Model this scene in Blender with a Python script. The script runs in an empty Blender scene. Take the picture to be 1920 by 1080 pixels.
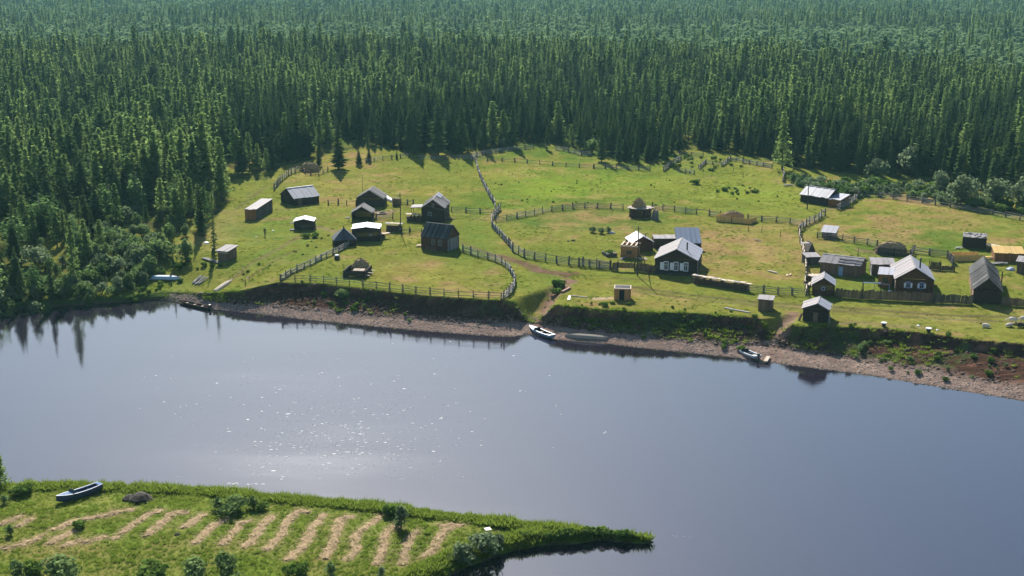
import bpy, math, random
import numpy as np
from mathutils import Vector, Matrix

R = math.radians
SC = bpy.context.scene
COL = SC.collection

# ------------------------------------------------------------------ camera
FPX = 2400.0                       # focal length in pixels of the 1920 px wide photograph
HCAM = 60.0
YH = -80.0                         # row of the horizon, above the frame
PITCH = math.atan((540 - YH) / FPX)
cam = bpy.data.cameras.new("camera")
camo = bpy.data.objects.new("camera", cam)
COL.objects.link(camo)
camo.location = (0, 0, HCAM)
camo.rotation_euler = (math.pi / 2 - PITCH, 0, 0)
cam.sensor_width = 36.0
cam.lens = FPX / 1920 * 36.0
cam.clip_start = 1.0
cam.clip_end = 20000.0
SC.camera = camo

# ------------------------------------------------------------------ light
SUN_EL, SUN_AZ = R(33), R(-9)      # azimuth from +Y towards +X
world = bpy.data.worlds.new("World")
SC.world = world
world.use_nodes = True
wn = world.node_tree
bgn = wn.nodes["Background"]
sky = wn.nodes.new("ShaderNodeTexSky")
sky.sky_type = 'NISHITA'
sky.sun_disc = False
sky.sun_elevation = SUN_EL
sky.sun_rotation = SUN_AZ
sky.air_density = 1.2
sky.dust_density = 0.8
sky.ozone_density = 4.0
wn.links.new(sky.outputs[0], bgn.inputs[0])
bgn.inputs[1].default_value = 0.064
sl = bpy.data.lights.new("sun", 'SUN')
sl.energy = 5.0
sl.angle = R(0.55)
sl.color = (1.0, 0.95, 0.86)
so = bpy.data.objects.new("sun", sl)
COL.objects.link(so)
sdir = Vector((math.sin(SUN_AZ) * math.cos(SUN_EL), math.cos(SUN_AZ) * math.cos(SUN_EL), math.sin(SUN_EL)))
so.rotation_euler = sdir.to_track_quat('Z', 'Y').to_euler()
so.location = (0, 0, 200)
SC.view_settings.view_transform = 'Standard'
SC.view_settings.look = 'None'
SC.view_settings.gamma = 1.0
SC.view_settings.use_curve_mapping = False
SC.view_settings.exposure = 1.05
SC.render.engine = 'CYCLES'
SC.cycles.max_bounces = 6
SC.cycles.transparent_max_bounces = 4
SC.cycles.volume_bounces = 0

# ------------------------------------------------------------------ maths of the place
def unproject(px, py, z):
    dx, dy, dz = (px - 960.0), FPX, (540.0 - py)
    c, s = math.cos(PITCH), math.sin(PITCH)
    vy, vz = dy * c + dz * s, -dy * s + dz * c
    t = (z - HCAM) / vz
    return dx * t, vy * t

def project(x, y, z):
    c, s = math.cos(PITCH), math.sin(PITCH)
    zz = z - HCAM
    d = y * c - zz * s
    u = y * s + zz * c
    return 960 + FPX * x / d, 540 - FPX * u / d

_rng = np.random.default_rng(7)
_LAT = _rng.random((256, 256))
def vnoise(x, y, s):
    x = np.asarray(x, float) / s + 1000.3; y = np.asarray(y, float) / s + 1000.7
    i = np.floor(x).astype(int); j = np.floor(y).astype(int)
    fx = x - i; fy = y - j
    fx = fx * fx * (3 - 2 * fx); fy = fy * fy * (3 - 2 * fy)
    a = _LAT[i % 256, j % 256]; b = _LAT[(i + 1) % 256, j % 256]
    c = _LAT[i % 256, (j + 1) % 256]; d = _LAT[(i + 1) % 256, (j + 1) % 256]
    return (a * (1 - fx) + b * fx) * (1 - fy) + (c * (1 - fx) + d * fx) * fy - 0.5
def fnoise(x, y, s, o=3):
    r = 0; a = 1.0
    for k in range(o):
        r = r + a * vnoise(np.asarray(x) + 37.1 * k, np.asarray(y) - 11.3 * k, s); s = s / 2.1; a *= 0.5
    return r
def sstep(a, b, t):
    t = np.clip((t - a) / (b - a), 0, 1)
    return t * t * (3 - 2 * t)

def curve_of(pts, z):
    w = np.array([unproject(px, py, zz) for (px, py), zz in zip(pts, z if hasattr(z, '__len__') else [z] * len(pts))])
    o = np.argsort(w[:, 0])
    return w[o, 0], w[o, 1]

WATER_PX = [(-500, 592), (0, 583), (60, 577), (150, 572), (230, 567), (300, 562), (335, 567), (400, 579), (450, 585), (520, 593), (600, 602),
            (700, 612), (800, 621), (900, 629), (960, 632), (990, 626), (1040, 637), (1140, 645), (1200, 652), (1280, 660),
            (1380, 671), (1430, 679), (1500, 687), (1600, 700), (1700, 716), (1800, 733), (1920, 752), (2500, 860)]
BEACH_PX = [(-500, 588), (0, 579), (60, 573), (150, 568), (230, 563), (300, 557), (335, 558), (400, 566), (450, 571), (520, 578), (600, 585),
            (700, 594), (800, 602), (900, 608), (960, 606), (1000, 601), (1050, 614), (1140, 625), (1200, 632), (1280, 642),
            (1380, 650), (1430, 648), (1500, 660), (1600, 675), (1700, 692), (1800, 708), (1920, 730), (2500, 838)]
LIP_PX = [(-500, 574), (0, 570), (150, 560), (230, 555), (300, 548), (345, 547), (400, 549), (450, 546), (490, 536), (520, 530), (600, 532),
          (700, 543), (800, 555), (900, 561), (960, 565), (1000, 572), (1040, 572), (1100, 578), (1200, 585), (1300, 587), (1400, 594),
          (1460, 606), (1500, 612), (1560, 613), (1650, 616), (1740, 625), (1800, 634), (1920, 645), (2500, 740)]
LIPZ_PX = [(-500, 1.0), (300, 1.0), (345, 1.2), (400, 1.9), (450, 2.7), (490, 3.4), (520, 3.8), (2500, 3.8)]
_lz = [np.interp(p[0], [q[0] for q in LIPZ_PX], [q[1] for q in LIPZ_PX]) for p in LIP_PX]
WX, WY = curve_of(WATER_PX, 0.0)
BX, BY = curve_of(BEACH_PX, [min(.7, .45 * np.interp(p[0], [q[0] for q in LIPZ_PX], [q[1] for q in LIPZ_PX])) for p in BEACH_PX])
LX, LY = curve_of(LIP_PX, _lz)
LZX, LZ = np.array([unproject(p[0], p[1], z)[0] for p, z in zip(LIP_PX, _lz)]), np.array(_lz)
_o = np.argsort(LZX); LZX = LZX[_o]; LZ = LZ[_o]

PEN_PX = [(-900, 935), (-300, 913), (0, 913), (150, 911), (300, 916), (420, 922), (500, 931), (600, 940), (700, 948), (800, 960), (900, 973),
          (1000, 985), (1100, 996), (1180, 1003), (1222, 1008), (1226, 1012), (1205, 1015), (1172, 1013), (1130, 1008), (1100, 1014),
          (1060, 1016), (1010, 1019), (985, 1026), (940, 1035), (905, 1048), (878, 1058), (845, 1074), (800, 1100), (640, 1180), (500, 1300),
          (-900, 1900)]
PEN = np.array([unproject(px, py, 0.3) for px, py in PEN_PX])
def pen_sd(x, y):
    """signed distance to the edge of the spit, positive inside"""
    x = np.asarray(x, float); y = np.asarray(y, float)
    d = np.full(x.shape, 1e9); ins = np.zeros(x.shape, bool)
    n = len(PEN)
    for i in range(n):
        ax, ay = PEN[i]; bx, by = PEN[(i + 1) % n]
        ex, ey = bx - ax, by - ay
        t = np.clip(((x - ax) * ex + (y - ay) * ey) / (ex * ex + ey * ey), 0, 1)
        d = np.minimum(d, np.hypot(x - ax - t * ex, y - ay - t * ey))
        c = ((ay > y) != (by > y))
        with np.errstate(divide='ignore', invalid='ignore'):
            xi = ax + (y - ay) / (by - ay + 1e-12) * ex
        ins ^= c & (x < xi)
    return np.where(ins, d, -d)

def line_d(x, y, P):
    """distance to a polyline, and the parameter 0..1 along it"""
    x = np.asarray(x, float); y = np.asarray(y, float)
    d = np.full(x.shape, 1e9); s = np.zeros(x.shape)
    seg = np.hypot(np.diff(P[:, 0]), np.diff(P[:, 1])); cum = np.concatenate([[0], np.cumsum(seg)])
    for i in range(len(P) - 1):
        ax, ay = P[i]; ex, ey = P[i + 1] - P[i]
        t = np.clip(((x - ax) * ex + (y - ay) * ey) / (ex * ex + ey * ey + 1e-9), 0, 1)
        dd = np.hypot(x - ax - t * ex, y - ay - t * ey)
        m = dd < d
        d = np.where(m, dd, d); s = np.where(m, (cum[i] + t * seg[i]) / cum[-1], s)
    return d, s
GULLY = [(np.array([unproject(*p) for p in [(1062, 530, 3.7), (1030, 556, 3.0), (1008, 585, 1.5), (992, 612, .5)]]), [3.75, 3.0, 1.5, .4], 1.5),
         (np.array([unproject(*p) for p in [(1490, 590, 3.7), (1466, 610, 3.0), (1440, 632, 1.7), (1425, 655, .6)]]), [3.75, 2.9, 1.6, .5], 1.4)]

def ground(x, y):
    x = np.asarray(x, float); y = np.asarray(y, float)
    wig = 0.55 * vnoise(x, y * 0 + 3, 3.1) + 0.5 * vnoise(x, y * 0 + 9, 1.3)
    yw = np.interp(x, WX, WY) + 0.35 * vnoise(x, y * 0, 2.3)
    yb = np.interp(x, BX, BY); yl = np.interp(x, LX, LY) + wig
    zl = np.interp(x, LZX, LZ)
    zb = np.minimum(.7, .45 * zl)
    s = np.clip((y - yb) / np.maximum(yl - yb, .5), 0, 1)
    bank = zb + (zl - zb) * (0.62 * s ** 1.05 + 0.38 * sstep(.86, 1.0, s))
    bank = bank + np.where((s > .03) & (s < .97), 1, 0) * np.minimum(zl, 2.5) * (0.07 * fnoise(x, y, 2.6, 3) + .05 * vnoise(x * .5, y * 2.4, 1.0))
    beach = zb * np.clip((y - yw) / np.maximum(yb - yw, .3), 0, 1) + .03 * vnoise(x, y, .9)
    dy = y - yl
    top = zl + (3.8 - zl) * sstep(0, 26, dy)
    far = np.hypot(x, y)
    top = top + sstep(2, 14, dy) * (0.5 * fnoise(x, y, 38, 2) + 0.10 * fnoise(x, y, 4.5, 2))
    top = top + 6.0 * sstep(390, 640, far) * sstep(260, -60, x) - 6.0 * sstep(660, 900, far) * sstep(260, -60, x) + 26 * sstep(1100, 2600, far)
    z = np.where(y < yw, -np.minimum(1.6, (yw - y) * .25), np.where(y < yb, beach, np.where(y < yl, bank, top)))
    for P, zs, w in GULLY:
        m = (np.abs(x - P[:, 0].mean()) < 25) & (np.abs(y - P[:, 1].mean()) < 35)
        if np.any(m):
            d, t = line_d(x, y, P)
            zr = np.interp(t, np.linspace(0, 1, len(zs)), zs)
            zg = zr + np.maximum(0, d - w * .45) ** 1.25 * 0.75
            z = np.where(m & (y > yw) & (t > 0) , np.minimum(z, np.maximum(zg, .1)), z)
    near = y < 165
    if np.any(near):
        sd = pen_sd(x, y)
        sd = sd + 0.35 * vnoise(x, y, 1.5)
        zp = np.where(sd > 0, .1 + .75 * sstep(0, .9, sd) + .25 * sstep(1, 9, sd) + sstep(.5, 3, sd) * .16 * fnoise(x, y, 2.4, 3), np.maximum(-1.6, sd * .8))
        z = np.where(near, zp, z)
    return z
def gz(x, y):
    return float(ground(np.array([x]), np.array([y]))[0])
def W(px, py):
    """the point of the ground that the photograph shows at this pixel"""
    z = 3.8 if py < 640 else .8
    for _ in range(8):
        x, y = unproject(px, py, z); z = .5 * z + .5 * gz(x, y)
    x, y = unproject(px, py, z)
    return Vector((x, y, gz(x, y)))
def scale_at(v):
    c, s = math.cos(PITCH), math.sin(PITCH)
    return FPX / (v.y * c - (v.z - HCAM) * s)      # pixels per metre there
# ------------------------------------------------------------------ materials
def mat(name, base, rough=.9, var=.25, scale=3.0, spec=.2, bump=0.0, tone=None, stretch=None, metallic=0.0, obj_var=0.0):
    m = bpy.data.materials.new(name); m.use_nodes = True
    nt = m.node_tree; N = nt.nodes; L = nt.links
    b = N["Principled BSDF"]
    b.inputs["Roughness"].default_value = rough
    b.inputs["Specular IOR Level"].default_value = spec
    b.inputs["Metallic"].default_value = metallic
    tc = N.new("ShaderNodeTexCoord"); vec = tc.outputs["Object"]
    if stretch:
        mp = N.new("ShaderNodeMapping"); mp.inputs["Scale"].default_value = stretch
        L.new(vec, mp.inputs[0]); vec = mp.outputs[0]
    n = N.new("ShaderNodeTexNoise"); n.inputs["Scale"].default_value = scale; n.inputs["Detail"].default_value = 5
    n.inputs["Roughness"].default_value = .65
    L.new(vec, n.inputs["Vector"])
    r = N.new("ShaderNodeValToRGB")
    t = tone or base
    r.color_ramp.elements[0].position = .3; r.color_ramp.elements[1].position = .72
    r.color_ramp.elements[0].color = (*[c * (1 - var) for c in base], 1)
    r.color_ramp.elements[1].color = (*[min(1, c * (1 + var)) for c in t], 1)
    L.new(n.outputs["Fac"], r.inputs[0])
    out = r.outputs[0]
    if obj_var:
        oi = N.new("ShaderNodeObjectInfo")
        mr = N.new("ShaderNodeMapRange"); mr.inputs[3].default_value = 1 - obj_var; mr.inputs[4].default_value = 1 + obj_var
        L.new(oi.outputs["Random"], mr.inputs[0])
        hs = N.new("ShaderNodeHueSaturation"); L.new(mr.outputs[0], hs.inputs["Value"]); L.new(out, hs.inputs["Color"]); out = hs.outputs[0]
    L.new(out, b.inputs["Base Color"])
    if bump:
        bp = N.new("ShaderNodeBump"); bp.inputs["Strength"].default_value = .6; bp.inputs["Distance"].default_value = bump
        L.new(n.outputs["Fac"], bp.inputs["Height"]); L.new(bp.outputs[0], b.inputs["Normal"])
    return m

def leaf_mat(name, base, tone, trans=.35, patch=.5, obj_var=.22):
    m = bpy.data.materials.new(name); m.use_nodes = True
    nt = m.node_tree; N = nt.nodes; L = nt.links
    N.remove(N["Principled BSDF"])
    out = N["Material Output"]
    oi = N.new("ShaderNodeObjectInfo")
    n = N.new("ShaderNodeTexNoise"); n.inputs["Scale"].default_value = .02; n.inputs["Detail"].default_value = 3
    L.new(oi.outputs["Location"], n.inputs["Vector"])
    mx = N.new("ShaderNodeMath"); mx.operation = 'MULTIPLY_ADD'
    L.new(oi.outputs["Random"], mx.inputs[0]); mx.inputs[1].default_value = .85
    ms = N.new("ShaderNodeMath"); ms.operation = 'MULTIPLY_ADD'
    L.new(n.outputs["Fac"], ms.inputs[0]); ms.inputs[1].default_value = 1.6; ms.inputs[2].default_value = -.72
    L.new(ms.outputs[0], mx.inputs[2])
    n2 = N.new("ShaderNodeTexNoise"); n2.inputs["Scale"].default_value = 1.6; n2.inputs["Detail"].default_value = 2
    tc = N.new("ShaderNodeTexCoord"); L.new(tc.outputs["Object"], n2.inputs["Vector"])
    ad = N.new("ShaderNodeMath"); ad.operation = 'MULTIPLY_ADD'
    L.new(n2.outputs["Fac"], ad.inputs[0]); ad.inputs[1].default_value = .5; L.new(mx.outputs[0], ad.inputs[2])
    r = N.new("ShaderNodeValToRGB"); r.color_ramp.elements[0].position = .15; r.color_ramp.elements[1].position = 1.05
    r.color_ramp.elements[0].color = (*base, 1); r.color_ramp.elements[1].color = (*tone, 1)
    L.new(ad.outputs[0], r.inputs[0])
    d = N.new("ShaderNodeBsdfDiffuse"); t = N.new("ShaderNodeBsdfTranslucent"); mix = N.new("ShaderNodeMixShader")
    L.new(r.outputs[0], d.inputs[0]); L.new(r.outputs[0], t.inputs[0]); mix.inputs[0].default_value = trans
    L.new(d.outputs[0], mix.inputs[1]); L.new(t.outputs[0], mix.inputs[2]); L.new(mix.outputs[0], out.inputs[0])
    return m

M = {}
M['log_dark'] = mat('dark_log', (.036, .024, .018), tone=(.062, .044, .034), scale=2, stretch=(1, 1, 6), bump=.03)
M['log_brown'] = mat('brown_log', (.085, .042, .024), tone=(.12, .064, .038), scale=2, stretch=(1, 1, 6), bump=.03)
M['log_orange'] = mat('fresh_log', (.34, .17, .065), tone=(.46, .25, .10), scale=3, bump=.02, obj_var=.15)
M['board_fresh'] = mat('fresh_board', (.36, .17, .065), tone=(.48, .26, .105), scale=3, stretch=(6, 6, 1), bump=.01, obj_var=.2)
M['board_orange'] = mat('orange_board', (.20, .088, .034), tone=(.28, .135, .055), scale=3, stretch=(6, 6, 1), bump=.01, obj_var=.2)
M['board_yellow'] = mat('yellow_board', (.55, .34, .10), tone=(.66, .45, .17), scale=3, stretch=(4, 4, 1), bump=.01, obj_var=.12)
M['board_pink'] = mat('reddish_board', (.24, .13, .095), tone=(.32, .19, .15), scale=3, stretch=(6, 6, 1), bump=.01, obj_var=.12)
M['board_grey'] = mat('weathered_board', (.13, .125, .125), tone=(.25, .24, .235), scale=2.5, stretch=(5, 5, 1), bump=.015, obj_var=.4)
M['board_dark'] = mat('dark_board', (.060, .050, .044), tone=(.11, .095, .085), scale=2.5, stretch=(5, 5, 1), bump=.015, obj_var=.35)
M['board_brown'] = mat('brown_board', (.12, .08, .055), tone=(.19, .13, .09), scale=2.5, stretch=(5, 5, 1), bump=.015, obj_var=.3)
M['roof_plank'] = mat('roof_plank', (.050, .050, .053), tone=(.12, .12, .118), scale=1.2, bump=.02, obj_var=.8, rough=.85, spec=.1)
M['roof_pale'] = mat('pale_roof_sheet', (.235, .235, .285), tone=(.33, .33, .375), scale=.5, var=.22, rough=.55, spec=.35, bump=.01, obj_var=.07)
M['roof_warm'] = mat('pale_board_sheet', (.20, .18, .185), tone=(.28, .255, .26), scale=.5, var=.2, rough=.75, spec=.15, bump=.01, obj_var=.1)
M['roof_blue'] = mat('blue_metal_sheet', (.17, .21, .29), tone=(.24, .29, .37), scale=.8, var=.15, rough=.4, spec=.5, obj_var=.06)
M['tar'] = mat('tar_paper', (.035, .037, .045), tone=(.06, .062, .075), scale=1.5, rough=.5, spec=.5, obj_var=.2)
M['fence'] = mat('fence_pole', (.20, .18, .165), tone=(.33, .31, .29), scale=3, obj_var=.3)
M['post'] = mat('fence_post', (.035, .030, .026), tone=(.075, .066, .06), scale=3, obj_var=.3)
M['wood_pale'] = mat('pale_cut_wood', (.46, .36, .27), tone=(.60, .50, .40), scale=6, obj_var=.15)
M['firewood'] = mat('firewood', (.075, .046, .03), tone=(.17, .115, .075), scale=4, bump=.02)
M['white'] = mat('white_paint', (.72, .73, .76), tone=(.80, .80, .82), scale=4, var=.08, rough=.5, spec=.4)
M['bluepaint'] = mat('blue_paint', (.22, .32, .50), tone=(.30, .40, .56), scale=3, var=.15, rough=.45, spec=.4)
M['paleblue'] = mat('pale_blue_paint', (.30, .42, .50), tone=(.42, .53, .60), scale=3, var=.15, rough=.5, spec=.4)
M['glass'] = mat('window_glass', (.03, .035, .045), scale=2, rough=.08, spec=.6)
M['hay'] = mat('hay', (.22, .15, .065), tone=(.42, .30, .15), scale=5, bump=.06)
M['hay_dry'] = mat('dry_hay', (.25, .17, .08), tone=(.38, .27, .145), scale=4, bump=.05)
M['iron'] = mat('iron', (.03, .03, .032), scale=4, rough=.5, spec=.5)
M['stone'] = mat('stone', (.36, .32, .30), tone=(.5, .46, .44), scale=4, bump=.04, obj_var=.2)
M['glint_flecks'] = mat('glint_flecks', (.58, .57, .56), scale=8, var=.06)  # pale colour of the flecks that imitate sun glints
M['wool'] = mat('wool', (.55, .46, .38), tone=(.70, .60, .52), scale=9, bump=.04, obj_var=.12)
M['hide_dark'] = mat('dark_hide', (.05, .04, .035), scale=9, bump=.02)
M['skin'] = mat('skin', (.45, .28, .20), scale=6, var=.1)
M['cloth_dark'] = mat('dark_cloth', (.03, .03, .035), scale=9)
M['cloth_blue'] = mat('blue_cloth', (.05, .07, .13), scale=9)
M['brush'] = mat('dry_brush', (.025, .021, .017), tone=(.055, .046, .034), scale=4)
M['bark'] = mat('bark', (.07, .055, .045), tone=(.12, .10, .085), scale=5)
M['spruce'] = leaf_mat('spruce_needles', (.022, .046, .018), (.085, .135, .044), trans=.34)
M['larch'] = leaf_mat('larch_needles', (.065, .125, .038), (.20, .28, .085), trans=.55)
M['pine'] = leaf_mat('pine_needles', (.042, .080, .032), (.10, .155, .055), trans=.4)
M['birch'] = leaf_mat('birch_leaves', (.080, .150, .045), (.16, .25, .085), trans=.55)
M['shaded_blue'] = mat('shaded_blue_paint', (.030, .045, .085), tone=(.05, .07, .12), scale=3, rough=.5, spec=.4)  # darkened blue: shade of the boat's near side put into the paint
M['bog'] = leaf_mat('bog_forest_leaves', (.105, .170, .075), (.20, .29, .13), trans=.5)
M['old_wood'] = mat('old_wood', (.26, .22, .17), tone=(.36, .31, .25), scale=3, stretch=(1, 5, 5), rough=.9, spec=.1)
M['boat_white'] = mat('worn_white_paint', (.44, .46, .50), tone=(.54, .56, .60), scale=2, var=.15, rough=.6, spec=.15)
M['deck_blue'] = mat('faded_blue_paint', (.11, .17, .29), tone=(.17, .24, .37), scale=2, var=.2, rough=.85, spec=.05)
M['willow'] = leaf_mat('willow_leaves', (.085, .145, .042), (.175, .25, .095), trans=.55)
M['willow_grey'] = leaf_mat('grey_willow_leaves', (.10, .145, .075), (.20, .26, .14), trans=.55)
M['weed'] = leaf_mat('weeds', (.055, .115, .022), (.115, .185, .038), trans=.45)
M['grass'] = leaf_mat('grass_blades', (.115, .185, .020), (.19, .25, .04), trans=.55)

# ------------------------------------------------------------------ mesh builder
class MB:
    def __init__(s): s.v = []; s.f = []
    def add(s, V, F):
        n = len(s.v); s.v += [tuple(p) for p in V]; s.f += [tuple(i + n for i in f) for f in F]; return s
    def box(s, x0, y0, z0, x1, y1, z1):
        return s.add([(x0, y0, z0), (x1, y0, z0), (x1, y1, z0), (x0, y1, z0), (x0, y0, z1), (x1, y0, z1), (x1, y1, z1), (x0, y1, z1)],
                     [(0, 3, 2, 1), (4, 5, 6, 7), (0, 1, 5, 4), (1, 2, 6, 5), (2, 3, 7, 6), (3, 0, 4, 7)])
    def tube(s, p, q, r0, r1=None, n=6, caps=True):
        p = Vector(p); q = Vector(q); r1 = r0 if r1 is None else r1
        d = (q - p).normalized(); a = d.orthogonal().normalized(); b = d.cross(a)
        V = []
        for c, r in ((p, r0), (q, r1)):
            for i in range(n):
                t = 2 * math.pi * i / n; V.append(c + a * r * math.cos(t) + b * r * math.sin(t))
        F = [(i, (i + 1) % n, n + (i + 1) % n, n + i) for i in range(n)]
        if caps: F += [tuple(range(n - 1, -1, -1)), tuple(range(n, 2 * n))]
        return s.add(V, F)
    def poly_prism(s, pts, d):
        """pts: planar polygon; d: extrusion vector"""
        n = len(pts); P = [Vector(p) for p in pts]; Q = [p + Vector(d) for p in P]
        return s.add(P + Q, [tuple(range(n - 1, -1, -1)), tuple(range(n, 2 * n))] + [(i, (i + 1) % n, n + (i + 1) % n, n + i) for i in range(n)])
    def mesh(s, name, m=None):
        me = bpy.data.meshes.new(name); me.from_pydata(s.v, [], s.f); me.update()
        if m: me.materials.append(m if not isinstance(m, str) else M[m])
        return me
def np_mesh(name, V, F, m):
    """triangles or quads given as numpy arrays"""
    V = np.asarray(V, np.float32); F = np.asarray(F, np.int32); k = F.shape[1]
    me = bpy.data.meshes.new(name)
    me.vertices.add(len(V)); me.vertices.foreach_set("co", V.ravel())
    me.loops.add(F.size); me.loops.foreach_set("vertex_index", F.ravel())
    me.polygons.add(len(F)); me.polygons.foreach_set("loop_start", np.arange(0, F.size, k, dtype=np.int32))
    me.polygons.foreach_set("loop_total", np.full(len(F), k, np.int32))
    me.update(calc_edges=True)
    if m: me.materials.append(m if not isinstance(m, str) else M[m])
    return me
def link(name, me, parent=None, mtx=None, label=None, kind=None):
    o = bpy.data.objects.new(name, me); COL.objects.link(o)
    if parent: o.parent = parent
    if mtx is not None: o.matrix_local = mtx
    if label: o['label'] = label
    if kind: o['kind'] = kind
    return o
def part(name, mb, m, parent, **k):
    return link(name, mb.mesh(name, m), parent, **k)
def tag(o, label, cat, group=None):
    o['label'] = label; o['category'] = cat
    if group: o['group'] = group
    return o
def thing(name, label, cat, loc=(0, 0, 0), rz=0, group=None):
    o = bpy.data.objects.new(name, None); COL.objects.link(o)
    o.empty_display_size = .3
    o.location = loc; o.rotation_euler = (0, 0, rz)
    return tag(o, label, cat, group)
def struct(name, me):
    o = link(name, me); o['kind'] = 'structure'; return o

# shared unit pieces -------------------------------------------------
_unit = {}
def unit_box(m, k=0):
    key = ('b', m, k)
    if key not in _unit:
        rr = random.Random(hash(k) + 5)
        j = lambda a: rr.uniform(-a, a)
        b = MB(); b.add([(0, 0, 0), (1, 0, 0), (1 + j(.06), 1 + j(.03), 0), (0 + j(.06), 1 + j(.03), 0), (0, 0, 1), (1, 0, 1), (1, 1, 1 + j(.2)), (0, 1, 1 + j(.2))],
                        [(0, 3, 2, 1), (4, 5, 6, 7), (0, 1, 5, 4), (1, 2, 6, 5), (2, 3, 7, 6), (3, 0, 4, 7)])
        b.v[6] = (b.v[2][0], b.v[2][1], b.v[6][2]); b.v[7] = (b.v[3][0], b.v[3][1], b.v[7][2])
        _unit[key] = b.mesh('board', m)
    return _unit[key]
def unit_pole(m, k=0):
    key = ('p', m, k)
    if key not in _unit:
        rr = random.Random(k + 11)
        V = []; n = 6
        for i, t in enumerate((0, .35, .7, 1)):
            ox, oy = (rr.uniform(-.5, .5), rr.uniform(-.5, .5)) if 0 < t < 1 else (0, 0)
            rad = 1 - .35 * t
            for a in range(n):
                V.append((ox + rad * math.cos(a * 2 * math.pi / n), oy + rad * math.sin(a * 2 * math.pi / n), t))
        F = [(q * n + i, q * n + (i + 1) % n, (q + 1) * n + (i + 1) % n, (q + 1) * n + i) for q in range(3) for i in range(n)]
        F += [tuple(range(n - 1, -1, -1)), tuple(range(3 * n, 4 * n))]
        b = MB(); b.add(V, F); _unit[key] = b.mesh('pole', m)
    return _unit[key]
def pole_mtx(p, q, r):
    p = Vector(p); q = Vector(q); d = q - p; z = d.normalized(); x = z.orthogonal().normalized(); y = z.cross(x)
    m = Matrix(((x.x * r, y.x * r, d.x, p.x), (x.y * r, y.y * r, d.y, p.y), (x.z * r, y.z * r, d.z, p.z), (0, 0, 0, 1)))
    return m
def pole(name, p, q, r, m, parent, k=None):
    return link(name, unit_pole(m, random.randrange(4) if k is None else k), parent, pole_mtx(p, q, r))
def mtx_cols(x, y, z, o):
    return Matrix(((x[0], y[0], z[0], o[0]), (x[1], y[1], z[1], o[1]), (x[2], y[2], z[2], o[2]), (0, 0, 0, 1)))
def board(name, o, x, y, z, m, parent, k=None):
    return link(name, unit_box(m, random.randrange(5) if k is None else k), parent, mtx_cols(x, y, z, o))
random.seed(3)
# ------------------------------------------------------------------ ground sheet
def grow(a, b, step, g):
    out = []; x = a; s = step; sg = 1 if b > a else -1
    while (b - x) * sg > 0:
        s *= g; x += s * sg; out.append(x)
    return out
xs = np.concatenate([grow(-112, -4500, .65, 1.09)[::-1], np.arange(-112, 128, .62), grow(128, 4500, .65, 1.09)])
ys = np.concatenate([np.arange(-60, 96, 6), np.arange(100, 152, .5), np.arange(153, 163, 2), np.arange(164, 236, .34), np.arange(236.5, 350, .9), grow(350, 6000, .9, 1.07)])
GX, GY = np.meshgrid(xs, ys)
GZ = ground(GX, GY)
sh = GX.shape

def poly_px(pts, z=3.8):
    return np.array([unproject(px, py, z) for px, py in pts])
def in_poly(x, y, P):
    ins = np.zeros(np.shape(x), bool); n = len(P)
    for i in range(n):
        ax, ay = P[i]; bx, by = P[(i + 1) % n]
        c = ((ay > y) != (by > y))
        xi = ax + (y - ay) / (by - ay + 1e-12) * (bx - ax)
        ins ^= c & (x < xi)
    return ins
# edge of the forest (bases of the front trees), then the scrub belts
FOREST = poly_px([(-3000, 600), (-400, 560), (0, 548), (70, 532), (150, 494), (240, 450), (330, 436), (380, 445), (400, 425), (413, 395), (430, 360), (440, 335), (500, 338), (528, 312),
                  (580, 300), (640, 284), (700, 276), (760, 284), (860, 288), (940, 276), (1000, 268), (1060, 270), (1108, 288), (1150, 302), (1240, 305), (1285, 278), (1370, 290),
                  (1440, 302), (1490, 318), (1560, 325), (1640, 330), (1720, 338), (1800, 352), (1900, 368), (2000, 384), (2600, 450), (9000, 900)])
FOREST = np.vstack([FOREST, [[9000, 9000], [-9000, 9000]]])
inforest = in_poly(GX, GY, FOREST)

# ---- base colours: grass, soil, gravel, worn tracks, forest floor (no shade in them)
px, py = project(GX, GY, GZ)
n1 = fnoise(GX, GY, 14, 3); n2 = fnoise(GX + 50, GY, 4.0, 3); n3 = fnoise(GX - 90, GY, 55, 2)
def mixc(a, b, t):
    t = np.clip(t, 0, 1)[..., None]; return a * (1 - t) + np.asarray(b) * t
green = np.array((.126, .148, .026)); yel = np.array((.190, .175, .038)); tan = np.array((.245, .168, .072)); deep = np.array((.074, .120, .020))
C = np.broadcast_to(green, sh + (3,)).copy()
C = mixc(C, yel, .55 + 1.1 * n1)
C = mixc(C, tan, .9 * sstep(.05, .6, n2 + .7 * n1))
C = mixc(C, deep, .9 * sstep(.1, .5, n3 - .5 * n2))
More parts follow.
